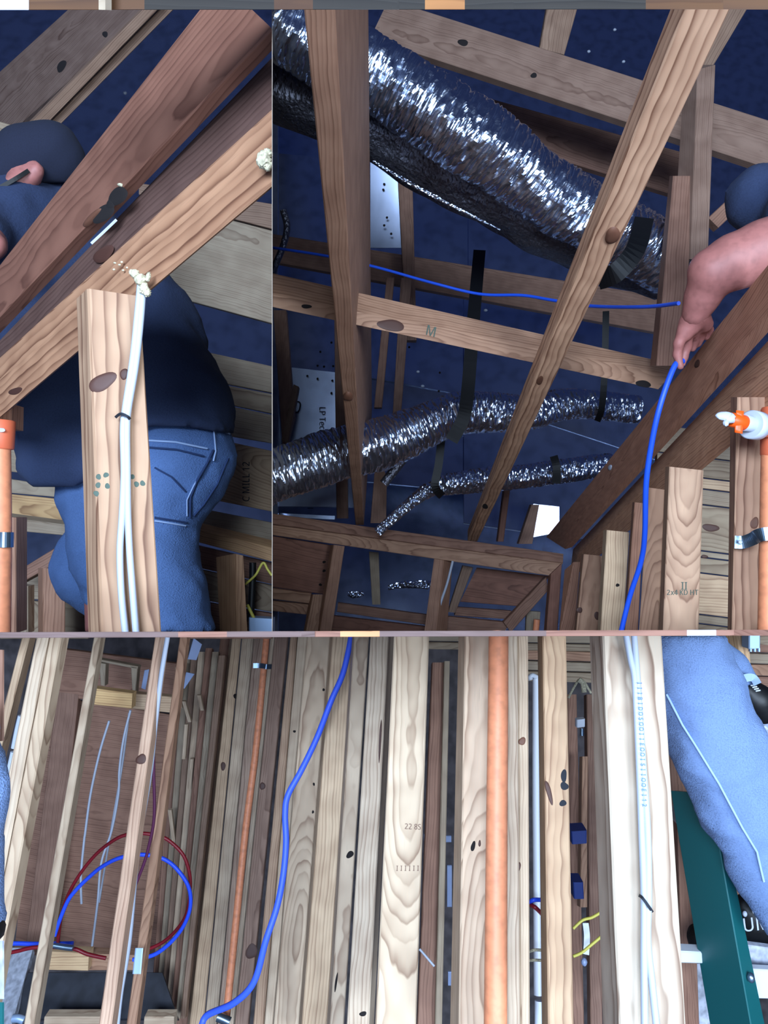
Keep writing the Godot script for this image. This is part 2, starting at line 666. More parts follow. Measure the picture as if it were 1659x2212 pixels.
func make_materials() -> void:
	tex.wood = []
	tex.wood_n = []
	# straight grain, cathedral grain, mixed, broad flame, tight, broad straight
	for a in [[0.30, 0.10, 0.012, 0.0062, 0.75, 3], [0.045, 0.012, 0.075, 0.0085, 0.80, 11], [0.02, 0.045, 0.03, 0.0075, 0.75, 23], [0.02, 0.03, 0.10, 0.0130, 0.95, 37], [0.24, 0.09, 0.01, 0.0040, 0.6, 41], [0.16, 0.05, 0.016, 0.0135, 1.2, 53]]:
		var im := wood_image(512, 1024, a[0], a[1], a[2], a[3], a[4], a[5])
		tex.wood.append(ImageTexture.create_from_image(im))
		var nm: Image = im.duplicate()
		nm.convert(Image.FORMAT_RGBA8)
		nm.bump_map_to_normal_map(2.2)
		tex.wood_n.append(ImageTexture.create_from_image(nm))
	M.u0 = {}
	tex.denim = grain_noise(0.12, 0.82, 1.14, 4)
	tex.denim_n = bumps(0.12, 8, 5.0)
	tex.cloth_n = bumps(0.06, 12, 4.0)
	tex.speckle = grain_noise(0.05, 0.6, 1.15, 6)
	tex.foil_n = bumps(0.035, 17, 10.0)
	tex.skin = grain_noise(0.03, 0.86, 1.1, 19)

	M.pale = wood(0, Color(0.97, 0.93, 0.88))
	M.bright = wood(5, Color(0.95, 0.93, 0.90))
	M.flame = wood(1, Color(0.95, 0.89, 0.82))
	M.tan = wood(2, Color(0.93, 0.85, 0.76))
	M.tight = wood(4, Color(0.92, 0.87, 0.81))
	M.truss = wood(4, Color(0.64, 0.55, 0.52))
	M.truss_f = wood(2, Color(0.62, 0.49, 0.45))
	M.brown = wood(2, Color(0.68, 0.54, 0.49))
	M.brown_s = wood(0, Color(0.76, 0.61, 0.54))
	M.brown_f = wood(1, Color(0.80, 0.66, 0.58))
	M.red = wood(2, Color(0.62, 0.45, 0.40))
	M.red_s = wood(0, Color(0.74, 0.57, 0.50))
	M.grey = wood(4, Color(0.74, 0.71, 0.66))
	M.grey_f = wood(1, Color(0.72, 0.68, 0.62))
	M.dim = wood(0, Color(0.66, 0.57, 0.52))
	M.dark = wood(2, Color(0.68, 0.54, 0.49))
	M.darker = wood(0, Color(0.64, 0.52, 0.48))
	M.oldgold = wood(5, Color(0.40, 0.27, 0.14))
	M.header = wood(0, Color(0.16, 0.14, 0.12))
	M.knot = plain(Color(0.30, 0.18, 0.14), 0.6)
	M.knot_pale = plain(Color(0.42, 0.27, 0.2), 0.6)
	M.hole = plain(Color(0.09, 0.06, 0.06), 0.9)
	M.sheathing = grainy(Color(0.74, 0.79, 0.90), tex.skin, 0.8, 0.27, 0.95)
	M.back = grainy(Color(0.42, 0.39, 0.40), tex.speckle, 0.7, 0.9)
	M.panel = grainy(Color(0.60, 0.66, 0.80), tex.skin, 0.8, 0.5, 0.2)
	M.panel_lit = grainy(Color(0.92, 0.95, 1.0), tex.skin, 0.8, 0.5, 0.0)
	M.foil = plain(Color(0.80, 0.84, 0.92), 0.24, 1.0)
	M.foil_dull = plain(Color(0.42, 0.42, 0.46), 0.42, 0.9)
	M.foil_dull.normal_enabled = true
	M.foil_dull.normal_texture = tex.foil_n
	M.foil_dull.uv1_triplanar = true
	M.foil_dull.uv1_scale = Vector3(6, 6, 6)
	M.strap = plain(Color(0.02, 0.02, 0.03), 0.6)
	M.steel = plain(Color(0.48, 0.56, 0.64), 0.32, 0.9)
	M.blue = plain(Color(0.12, 0.33, 0.85), 0.45)
	M.pex_blue = plain(Color(0.16, 0.32, 0.92), 0.4)
	M.pex_red = plain(Color(0.50, 0.07, 0.12), 0.4)
	M.pex_dull = plain(Color(0.32, 0.10, 0.24), 0.5)
	M.orange = grainy(Color(0.95, 0.60, 0.43), tex.skin, 5.0, 0.5)
	M.orange_cap = plain(Color(0.86, 0.42, 0.28), 0.5)
	M.valve_orange = plain(Color(0.93, 0.34, 0.07), 0.4)
	M.white = plain(Color(0.74, 0.77, 0.83), 0.45)
	M.pvc = plain(Color(0.82, 0.84, 0.88), 0.4)
	M.sheath = plain(Color(0.70, 0.73, 0.79), 0.5)
	M.foam = grainy(Color(0.87, 0.83, 0.70), tex.speckle, 14.0, 0.9)
	M.black = plain(Color(0.03, 0.03, 0.04), 0.5)
	M.yellow = plain(Color(0.78, 0.74, 0.32), 0.5)
	M.box_blue = plain(Color(0.08, 0.17, 0.42), 0.5)
	M.box_pale = plain(Color(0.62, 0.72, 0.85), 0.4, 0.4)
	M.ink = plain(Color(0.10, 0.12, 0.16), 0.8)
	M.ink_green = plain(Color(0.30, 0.36, 0.32), 0.8)
	M.ink_blue = plain(Color(0.35, 0.50, 0.72), 0.8)
	M.denim = grainy(Color(0.33, 0.45, 0.65), tex.denim, 9.0, 0.9, 0.0, tex.denim_n, 0.7)
	M.denim_lit = grainy(Color(0.46, 0.56, 0.74), tex.denim, 9.0, 0.9, 0.0, tex.denim_n, 0.8)  # lighter copy of the denim, bright light put into its colour
	M.seam = plain(Color(0.62, 0.72, 0.88), 0.9)
	M.seam_dark = plain(Color(0.14, 0.22, 0.38), 0.9)
	M.shirt = grainy(Color(0.17, 0.22, 0.34), tex.denim, 9.0, 0.95, 0.0, tex.cloth_n, 0.4)
	M.skin = grainy(Color(0.68, 0.43, 0.40), tex.skin, 6.0, 0.55)
	M.cap = grainy(Color(0.10, 0.12, 0.20), tex.denim, 8.0, 0.95)
	M.green = plain(Color(0.06, 0.36, 0.37), 0.45)
	M.concrete = grainy(Color(0.76, 0.78, 0.84), tex.speckle, 3.0, 0.9)
	M.tub = grainy(Color(0.17, 0.18, 0.22), tex.speckle, 1.2, 0.7)
	M.ledge = wood(4, Color(0.50, 0.43, 0.45))
	M.ledge_pink = wood(4, Color(0.66, 0.50, 0.46))
	M.ledge_gold = wood(0, Color(0.95, 0.72, 0.55))
	M.sheet = plain(Color(0.62, 0.56, 0.50), 0.9)  # pale, so that the added deck and sheet bounce light


# ---------------------------------------------------------------- the scene
func _ready() -> void:
	# camera: verticals of the frame meet at (1100, -3235) in the picture, which gives its tilt and roll
	var n := Vector3(270, 4341, 1600).normalized()
	ax_f = Vector3(0, n.z, -sqrt(1 - n.z * n.z))
	var c := n.x * ax_f.y / ax_f.z * -1.0
	ax_r = Vector3(sqrt(1 - n.x * n.x - c * c), n.x, c).normalized()
	ax_u = ax_r.cross(ax_f)
	var cam := Camera3D.new()
	cam.name = "camera"
	cam.transform = Transform3D(Basis(ax_r, ax_u, -ax_f), eye)
	cam.fov = rad_to_deg(2.0 * atan(CY / F))
	cam.keep_aspect = Camera3D.KEEP_HEIGHT
	cam.near = 0.05
	cam.far = 60.0
	add_child(cam)
	cam.current = true

	var we := WorldEnvironment.new()
	we.name = "environment"
	var env := Environment.new()
	env.background_mode = Environment.BG_COLOR
	env.background_color = Color(0.13, 0.17, 0.30)
	env.background_energy_multiplier = 1.0
	env.tonemap_mode = Environment.TONE_MAPPER_LINEAR
	env.tonemap_exposure = 1.0
	env.sdfgi_enabled = true
	env.ssao_enabled = true
	env.ssil_enabled = true
	we.environment = env
	add_child(we)

	# added area lights behind the viewer: key low at right, broad fill; no openings
	daylight("key_daylight", Vector3(2.0, 0.75, 2.2), Vector3(0.3, 1.3, -1.4), Vector2(1.7, 1.3), 19.0, Color(0.84, 0.92, 1.0))
	daylight("fill_daylight", Vector3(-0.65, 1.35, 2.6), Vector3(-0.35, 1.75, -2.0), Vector2(2.0, 1.1), 31.0, Color(0.80, 0.89, 1.0))

	make_materials()
	rng.seed = 77
	setting()
	upper_right_far()
	upper_right_ducts()
	upper_right_frame()
	right_wall()
	upper_left()
	person_at_beam()
	reaching_arm()
	lower_left()
	lower_wall()
	lower_right()


func daylight(called: String, at: Vector3, to: Vector3, size: Vector2, energy: float, c: Color) -> void:
	var l := AreaLight3D.new()
	l.name = called
	l.area_size = size
	l.light_energy = energy
	l.light_color = c
	l.shadow_enabled = true
	l.area_range = 40.0
	l.look_at_from_position(at, to, Vector3.UP)
	add_child(l)


func slab(parent: Node, called: String, q: Array, d, thick: float, mat: Material, ch := 0.0015) -> MeshInstance3D:
	# a board from its four picture corners (top left, top right, bottom right, bottom left); d one depth or one for each
	var dd: Array = d if d is Array else [d, d, d, d]
	var side = thick if thick > 0 else [P(q[0], q[1], dd[0] - thick), P(q[2], q[3], dd[1] - thick)]
	return T(called, P(q[0], q[1], dd[0]), P(q[2], q[3], dd[1]), P(q[6], q[7], dd[3]), P(q[4], q[5], dd[2]), side, mat, parent, ch)


func upright(parent: Node, called: String, q: Array, z: float, thick: float, mat: Material) -> MeshInstance3D:
	# the same on the plumb plane z metres ahead
	return T(called, H(q[0], q[1], z), H(q[2], q[3], z), H(q[6], q[7], z), H(q[4], q[5], z), thick, mat, parent, 0.0015)


func setting() -> void:
	# the ledge, and an added deck behind it that blocks and bounces light
	var deck := T("floor", P(-60, 1366.5, 0.72), P(1720, 1362, 0.72), P(-60, 1375, 0.72), P(1720, 1371, 0.72), [P(-60, 1370.0, 6.5), P(1720, 1366.0, 6.5)], M.sheet)
	struct(deck, "added thin sloped deck parting the light of the upper bays and the lower bay")
	var nose := holder("trim_1", P(829, 1372, 0.70))
	struct(nose, "narrow ledge strip of short boards across the whole width")
	var cuts := [[-60, 385, M.ledge], [385, 490, M.ledge_pink], [490, 680, M.ledge], [680, 735, M.ledge_pink], [735, 820, M.ledge_gold], [820, 1180, M.ledge], [1180, 1484, M.ledge_pink], [1484, 1547, M.white], [1547, 1720, M.ledge_pink]]
	for k in cuts:
		var y0 := func(x: float) -> float: return 1365.5 - x * 0.0031
		slab(nose, "board", [k[0], y0.call(k[0]), k[1], y0.call(k[1]), k[1], y0.call(k[1]) + 12.5, k[0], y0.call(k[0]) + 12.5], 0.70, -0.012, k[2], 0.0004)
	# the header strip along the top edge
	var head := holder("trim_2", P(829, 22, 0.70))
	struct(head, "brown header strip of short boards along the top edge")
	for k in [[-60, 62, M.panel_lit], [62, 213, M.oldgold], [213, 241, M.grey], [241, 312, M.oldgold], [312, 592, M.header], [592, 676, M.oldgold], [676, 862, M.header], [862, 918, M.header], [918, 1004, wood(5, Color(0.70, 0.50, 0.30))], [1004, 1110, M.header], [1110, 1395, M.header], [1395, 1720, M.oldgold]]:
		slab(head, "board", [k[0], -40, k[1], -40, k[1], 21.5 - k[1] * 0.0008, k[0], 21.5 - k[0] * 0.0008], 0.70, -0.014, k[2], 0.0005)
	# added sheet keeping the light of the two upper bays apart, edge on
	var sheet := T("wall_added", P(587.3, -30, 0.74), P(587.3, 1367, 0.74), P(588.6, -30, 0.74), P(588.6, 1367, 0.74), [P(587.8, -30, 6.4), P(587.8, 1367, 6.4)], M.sheet, null, 0.0002)
	struct(sheet, "added thin brown sheet parting the light of the two upper bays, seen edge on")
	# dark backs
	var bl := upright(null, "wall_back_left", [-500, -700, 600, -700, 600, 1368, -500, 1368], 4.0, 0.05, M.sheathing)
	struct(bl, "dark sheathed back of the upper left bay")
	var br := upright(null, "wall_back_right", [585, -700, 2100, -700, 2100, 1366, 585, 1366], 5.6, 0.05, M.sheathing)
	struct(br, "dark sheathed back of the upper right bay")
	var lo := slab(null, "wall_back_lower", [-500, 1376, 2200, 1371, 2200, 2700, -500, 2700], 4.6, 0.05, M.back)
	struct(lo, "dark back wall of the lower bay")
	var fl := T("floor", Vector3(-4, 0, 2.5), Vector3(4, 0, 2.5), Vector3(-4, 0, -6), Vector3(4, 0, -6), [Vector3(-4, -0.1, 2.5), Vector3(4, -0.1, 2.5)], M.concrete)
	struct(fl, "bare concrete floor slab at the bottom left")


func upper_right_far() -> void:
	# roof sheathing of foil-faced panels on the slope above the ducts
	var roof := holder("ceiling", P(950, 800, 4.8))
	struct(roof, "foil-faced roof sheathing panels behind the ducts")
	upright(roof, "panel", [590, 330, 700, 340, 720, 560, 590, 560], 4.6, 0.02, M.sheathing)
	upright(roof, "panel", [730, 330, 1010, 400, 1010, 640, 730, 560], 4.55, 0.02, M.sheathing)
	upright(roof, "panel", [1012, 402, 1440, 480, 1440, 720, 1012, 640], 4.55, 0.02, M.sheathing)
	upright(roof, "panel", [589.5, 602, 745, 640, 745, 886, 589.5, 848], 4.5, 0.02, M.sheathing)
	slab(roof, "panel", [600, 790, 728, 804, 728, 960, 600, 990], 4.6, 0.02, M.sheathing)
	upright(roof, "panel", [790, 600, 1000, 640, 1000, 852, 790, 815], 4.5, 0.02, M.sheathing)
	upright(roof, "panel", [790, 818, 1000, 855, 1000, 1060, 790, 1040], 4.35, 0.02, M.sheathing)
	upright(roof, "panel", [1002, 642, 1440, 722, 1440, 1000, 1002, 856], 4.5, 0.02, M.sheathing)
	upright(roof, "panel", [1002, 858, 1440, 1002, 1440, 1190, 1002, 1130], 4.35, 0.02, M.sheathing)
	slab(roof, "panel", [589.5, 1030, 770, 1030, 770, 1096, 589.5, 1094], [4.325, 4.325, 4.3, 4.3], 0.02, M.sheathing)
	slab(roof, "panel", [1152, 1088, 1208, 1094, 1208, 1150, 1146, 1162], 4.3, 0.02, M.sheathing)
	slab(roof, "panel", [800, 336, 862, 372, 868, 536, 800, 536], [4.33, 4.33, 4.47, 4.47], 0.02, M.sheathing)
	slab(roof, "panel", [605, 1108, 723, 1114, 723, 1123, 605, 1117], 4.4, 0.02, M.sheathing)
	face = {"o": P(700, 900, 4.58), "n": ax_f}
	lettering(roof, "LP Tech", 696, 908, 4.58, 13, -PI / 2 + 3.14159, M.ink)
	lettering(roof, "Panel", 670, 1080, 4.48, 12, PI / 2, M.ink)
	lettering(roof, "0", 641, 880, 4.58, 26, 0.2, M.ink)
	for p in [[686, 790], [700, 792], [720, 791], [686, 818], [718, 822], [716, 849], [664, 812], [692, 760], [716, 740], [884, 750], [950, 805], [948, 845], [830, 398], [828, 410], [836, 470], [830, 487], [845, 505], [694, 1065], [720, 1070], [1165, 1125], [1198, 1118]]:
		var mb := Mb.new()
		var q := P(p[0], p[1], 4.35 if p[1] < 520 or p[1] > 1100 else (4.45 if p[1] > 1050 else 4.58))
		lump(mb, q, Vector3(0.007, 0.007, 0.007), 0.3, int(p[0]), 6)
		commit(mb, "nail_hole", M.hole, roof)
	for p in [[928, 567, 1], [1049, 670, 1], [903, 803, 1], [913, 834, 1], [1130, 280, 0], [1272, 111, 0], [1347, 133, 0], [1328, 64, 0], [1630, 437, 0]]:
		var mb := Mb.new()
		lump(mb, P(p[0], p[1], 4.5), Vector3(0.011, 0.008, 0.008), 0.3, int(p[1]), 6)
		commit(mb, "light_speck", M.white, roof)  # white lumps painted in for daylight through nail holes
	# purlin and webs between the roof and the ceiling
	beam("purlin", "dim purlin high behind the blue wire", [[589, 505, 4.4], [1430, 640, 4.4]], [[589, 565, 4.4], [1430, 720, 4.4]], 0.05, M.darker)
	var webs := [
		[[858, 350, 4.2], [878, 735, 4.2], [890, 350, 4.2], [900, 735, 4.2], M.darker, "dark rafter web right beside the bright upper panel"],
		[[835, 600, 4.0], [808, 880, 4.0], [852, 600, 4.0], [825, 880, 4.0], M.brown, "brown slim web leaning just right of the near left joist"],
		[[866, 600, 4.0], [848, 900, 4.0], [890, 600, 4.0], [866, 900, 4.0], M.darker, "dark slim web parallel to the brown one"],
		[[590, 670, 4.2], [612, 990, 4.2], [618, 670, 4.2], [636, 900, 4.2], M.darker, "dark web at the left edge of the panel bay"],
		[[634, 830, 3.9], [608, 950, 3.9], [645, 835, 3.9], [622, 960, 3.9], M.dim, "short grey web leaning in front of the lettered panel"],
		[[722, 690, 4.2], [727, 1120, 4.2], [744, 690, 4.2], [752, 1120, 4.2], M.darker, "dark upright web right behind the near left joist"],
		[[812, 980, 3.7], [800, 1130, 3.7], [836, 1030, 3.7], [834, 1130, 3.7], M.darker, "dark post under the middle duct, beside the near left joist"],
		[[1095, 1010, 4.0], [1075, 1170, 4.0], [1108, 1010, 4.0], [1088, 1170, 4.0], M.red, "thin red-brown web right of the leaning ceiling joist's foot"],
		[[1148, 1090, 4.1], [1120, 1175, 4.1], [1165, 1090, 4.1], [1150, 1175, 4.1], M.darker, "dark web left of the small bright panel"],
	]
	for w in webs:
		beam("web", w[5], [w[0], w[1]], [w[2], w[3]], 0.06, w[4], "roof webs behind the ducts")
	# truss planks at the top right
	beam("plank", "grey plank with two dark knot holes across the top right", [[840, -2, 2.9], [1700, 272, 2.5]], [[800, 82, 2.9], [1700, 376, 2.5]], 0.04, M.truss, "", "plank")
	knot(get_child(get_child_count() - 1), 1000, 92, 11, 8, 0.1, M.hole)
	knot(get_child(get_child_count() - 1), 1153, 163, 7, 6, 0.1, M.hole)
	beam("plank", "purple-brown plank just below the grey plank, behind the big duct", [[900, 168, 3.3], [1480, 330, 3.1]], [[900, 250, 3.3], [1480, 428, 3.1]], 0.04, M.truss_f, "", "plank")
	beam("web", "short split web standing on the grey plank at the top", [[1186, -10, 2.75], [1166, 104, 2.75]], [[1255, -10, 2.75], [1219, 118, 2.75]], 0.05, M.dim)
	beam("rafter", "dim rafter beside the top of the leaning ceiling joist", [[1632, -10, 2.4], [1504, 205, 2.6]], [[1585, -10, 2.4], [1470, 205, 2.6]], 0.05, M.dim)
	beam("post", "upright post at right whose narrow edge is pale, above the reaching arm", [[1507, 150, 2.35], [1492, 560, 2.15]], [[1546, 140, 2.35], [1530, 560, 2.15]], [[1478, 150, 2.42], [1452, 560, 2.22]], M.truss)
	beam("post", "dark brown post between the big duct's end and the arm", [[1454, 380, 2.25], [1418, 790, 2.05]], [[1505, 380, 2.25], [1470, 790, 2.05]], [[1446, 380, 2.3], [1404, 790, 2.1]], M.truss_f)
	beam("brace", "dim diagonal brace at the right edge above the arm", [[1680, 330, 2.6], [1530, 470, 2.6]], [[1680, 372, 2.6], [1552, 492, 2.6]], 0.04, M.brown)


func upper_right_ducts() -> void:
	var t := holder("flexible_duct", P(1000, 300, 2.3))
	tag(t, "large crinkled silver foil duct slanting down across the upper right", "duct", "")
	duct("foil_jacket", [[520, 20, 2.1, 0], [620, 70, 2.1, 0], [805, 158, 2.15, 0], [1000, 282, 2.2, 0], [1200, 425, 2.3, 0], [1400, 540, 2.35, 0], [1470, 590, 2.4, 0]], [0.088, 0.09, 0.105, 0.108, 0.105, 0.10, 0.09], 0.015, 0.004, 0.006, M.foil, t, 620, 96)
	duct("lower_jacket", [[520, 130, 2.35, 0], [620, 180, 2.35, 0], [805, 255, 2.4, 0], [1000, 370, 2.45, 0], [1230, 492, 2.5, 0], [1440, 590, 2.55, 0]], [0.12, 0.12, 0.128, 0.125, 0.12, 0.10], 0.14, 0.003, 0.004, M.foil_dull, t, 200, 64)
	duct("foil_seam", [[806, 348, 2.32, 0], [862, 382, 2.32, 0], [930, 420, 2.33, 0], [1004, 458, 2.34, 0], [1080, 496, 2.38, 0]], [0.003, 0.006, 0.006, 0.005, 0.002], 0.012, 0.0015, 0.002, M.foil, t, 160, 16)
	ribbon("strap", [[1392, 470, 2.2], [1372, 540, 2.12], [1330, 590, 2.12], [1292, 606, 2.2]], 0.055, 0.003, M.strap, t)
	t = holder("flexible_duct", P(980, 930, 3.0))
	tag(t, "middle crinkled foil duct running level behind the two ceiling joists", "duct")
	duct("foil_jacket", [[540, 1050, 2.9, 0], [600, 1022, 2.9, 0], [722, 984, 2.95, 0], [829, 958, 3.0, 0], [980, 896, 3.05, 0], [1127, 893, 3.1, 0], [1242, 874, 3.15, 0], [1375, 886, 3.2, 0]], [0.105, 0.105, 0.108, 0.108, 0.088, 0.078, 0.064, 0.06], 0.016, 0.004, 0.005, M.foil, t, 560, 80)
	ribbon("strap", [[1036, 540, 3.2], [1022, 700, 3.0], [1010, 850, 2.9], [1000, 905, 2.88], [975, 952, 2.9]], 0.052, 0.003, M.strap, t)
	ribbon("strap", [[1309, 672, 3.0], [1306, 800, 3.0], [1300, 880, 3.05], [1290, 910, 3.1]], 0.026, 0.003, M.strap, t)
	t = holder("flexible_duct", P(1120, 1040, 3.4))
	tag(t, "small foil duct low under the middle duct, bending down to the left", "duct")
	duct("foil_jacket", [[815, 1150, 3.3, 0], [880, 1092, 3.3, 0], [930, 1056, 3.3, 0], [975, 1046, 3.3, 0], [1060, 1036, 3.35, 0], [1150, 1026, 3.4, 0], [1230, 1016, 3.4, 0], [1320, 1002, 3.45, 0]], [0.02, 0.024, 0.034, 0.05, 0.058, 0.056, 0.056, 0.05], 0.014, 0.004, 0.004, M.foil, t, 360, 60)
	ribbon("strap", [[955, 930, 3.2], [948, 1000, 3.2], [940, 1050, 3.2], [955, 1072, 3.25]], 0.035, 0.003, M.strap, t)
	ribbon("strap", [[1196, 985, 3.3], [1202, 1010, 3.28], [1202, 1044, 3.3]], 0.035, 0.003, M.strap, t)
	tag(cable("conduit", [[612, 455, 2.8], [620, 490, 2.8], [612, 530, 2.8], [596, 570, 2.8], [588.8, 590, 2.8]], 0.013, M.foil_dull), "short bent silver conduit at the left edge beside the blue wire", "conduit")
	tag(cable("vent_pipe", [[829, 1045, 3.1], [850, 1018, 3.1], [872, 990, 3.1]], 0.02, M.foil_dull), "short slanting metal pipe below the middle duct", "pipe")
	for q in [[[752, 1282, 3.9], [766, 1285, 3.9], [785, 1281, 3.9]], [[838, 1270, 3.9], [880, 1262, 3.9], [925, 1268, 3.9]], [[898, 1258, 3.9], [920, 1262, 3.9], [940, 1258, 3.9]]]:
		var o := duct("foil_scrap", [[q[0][0], q[0][1], 3.9, 0], [q[1][0], q[1][1], 3.9, 0], [q[2][0], q[2][1], 3.9, 0]], [0.012, 0.02, 0.012], 0.02, 0.004, 0.006, M.foil, null, 40, 24)
		tag(o, {752: "left", 838: "middle", 898: "right"}[q[0][0]] + " torn silver foil scrap in the dark opening below the double plate", "foil", "foil scraps in the dark opening")


func upper_right_frame() -> void:
	var o: MeshInstance3D
	# level pieces at the ceiling line
	o = beam("blocking", "level brown blocking with dark knots crossing between the joists", [[589.5, 634, 1.86], [1449, 810, 2.24]], [[589.5, 665, 1.86], [1421, 842, 2.23]], [[589.5, 589, 1.89], [1457, 786, 2.28]], M.brown_f)
	knot(o, 845, 703, 30, 13, 0.22)
	knot(o, 662, 662, 11, 5, 0.1, M.hole)
	knot(o, 1390, 829, 16, 8, 0.15, M.hole)
	lettering(o, "M", 931, 716, 1.8, 22, 0.2, M.ink_green)
	o = beam("joist", "near left ceiling joist, upright in view with a swirling grain edge", [[722, -12, 0.97], [786, 1134, 3.62]], [[653, -12, 0.97], [768, 1134, 3.62]], [V([722, -12, 0.97]) + Vector3.UP * 0.62, V([786, 1134, 3.62]) + Vector3.UP * 0.62], M.brown_s, "")
	knot(o, 752, 855, 12, 8, 0.3, M.knot_pale, 0.01)
	o = beam("joist", "leaning ceiling joist with a pale flaming grain face", [[1490, -6, 0.99], [1010, 1168, 3.62]], [[1590, -6, 0.99], [1031, 1170, 3.62]], [V([1490, -6, 0.99]) + Vector3.UP * 0.058, V([1010, 1168, 3.62]) + Vector3.UP * 0.058], wood(5, Color(1.0, 0.84, 0.74)))
	knot(o, 1323, 508, 20, 15, -0.6, M.knot_pale, 0.006)
	knot(o, 1166, 822, 7, 10, 0.3, M.knot_pale)
	knot(o, 1048, 1094, 7, 5, 0.3, M.hole)
	# double plate of the far wall
	var plate := holder("top_plate", P(900, 1160, 3.5))
	tag(plate, "double top plate of the far wall below the ducts", "plate")
	T("upper_member", P(589.5, 1132, 3.5), P(1216, 1216, 3.4), P(589.5, 1109, 3.52), P(1217, 1196, 3.42), 0.09, M.brown, plate)
	T("lower_member", P(589.5, 1134, 3.49), P(1216, 1217, 3.39), P(589.5, 1156, 3.49), P(1190, 1244, 3.39), 0.09, M.brown_f, plate)
	# far wall below the plate
	beam("panel", "brown plywood panel with three screws at the left of the far wall", [[589.5, 1158, 3.55], [716, 1178, 3.55]], [[589.5, 1268, 3.55], [700, 1284, 3.55]], 0.02, M.red, "", "panel")
	for p in [[700, 1214], [700, 1233], [692, 1263]]:
		knot(get_child(get_child_count() - 1), p[0], p[1], 3.5, 3, 0.0, M.hole, 0.003)
	beam("board", "upper of two short level boards under the plywood panel", [[589.5, 1271, 3.5], [672, 1282, 3.5]], [[589.5, 1294, 3.5], [668, 1304, 3.5]], 0.04, M.brown_f)
	beam("board", "lower of two short level boards under the plywood panel", [[589.5, 1298, 3.5], [668, 1306, 3.5]], [[589.5, 1320, 3.5], [664, 1328, 3.5]], 0.04, M.brown_f)
	beam("stud", "short stud beside the two level boards of the far wall", [[676, 1284, 3.48], [660, 1366, 3.42]], [[699, 1284, 3.48], [687, 1366, 3.42]], [[670, 1284, 3.52], [655, 1366, 3.46]], M.brown_f)
	beam("stud", "stud right of the plywood panel, under the double plate", [[721, 1177, 3.46], [690, 1368, 3.40]], [[745, 1180, 3.46], [716, 1368, 3.40]], [[714, 1177, 3.5], [684, 1368, 3.44]], M.brown_s)
	beam("stud", "single stud in the middle of the far wall beside the white drop cable", [[937, 1206, 3.44], [915, 1368, 3.38]], [[959, 1208, 3.44], [942, 1368, 3.38]], [[957, 1208, 3.5], [939, 1368, 3.44]], M.brown_s)
	tag(cable("cable", [[978, 1212, 3.42], [966, 1260, 3.42], [950, 1310, 3.42], [941, 1366, 3.42]], 0.006, M.sheath), "white cable dropping beside the middle stud of the far wall", "cable")
	beam("brace", "dim brace leaning left behind the white drop cable", [[1000, 1222, 3.6], [968, 1322, 3.6]], [[1022, 1226, 3.6], [984, 1324, 3.6]], 0.04, M.dim)
	beam("post", "faded grey post standing in the dark opening of the far wall", [[797, 1192, 3.9], [804, 1306, 3.9]], [[818, 1194, 3.9], [822, 1306, 3.9]], 0.04, M.grey)
	beam("rail", "dark level rail across the bottom of the dark opening", [[730, 1302, 3.8], [935, 1330, 3.8]], [[728, 1322, 3.8], [935, 1352, 3.8]], 0.04, M.brown)
	beam("rail", "dark red level board below the dark rail", [[716, 1330, 3.75], [935, 1356, 3.75]], [[710, 1370, 3.75], [935, 1372, 3.75]], 0.04, M.red)
	beam("panel", "dark brown panel right of the leaning brace, under the double plate", [[1030, 1226, 3.65], [1186, 1244, 3.6]], [[994, 1300, 3.65], [1150, 1312, 3.6]], 0.02, M.red, "", "panel")
	beam("rail", "brown rail under the dark brown panel", [[988, 1312, 3.6], [1105, 1320, 3.6]], [[982, 1330, 3.6], [1100, 1338, 3.6]], 0.04, M.brown)
	beam("rail", "lowest brown rail under the dark brown panel", [[950, 1330, 3.55], [1100, 1345, 3.55]], [[950, 1366, 3.55], [1090, 1366, 3.55]], 0.04, M.brown)
	beam("brace", "dark diagonal brace at the right corner of the far wall", [[1180, 1246, 3.5], [1088, 1344, 3.5]], [[1184, 1276, 3.5], [1104, 1366, 3.5]], 0.04, M.brown)
	beam("post", "pale short post behind the corner, with the little orange pipe", [[1138, 1320, 3.6], [1136, 1368, 3.6]], [[1168, 1322, 3.6], [1164, 1368, 3.6]], 0.03, M.grey)
	tag(cable("pipe", [[1160, 1338, 3.5], [1157, 1368, 3.5]], 0.015, M.orange), "tiny end of an orange pipe far behind the corner", "pipe")


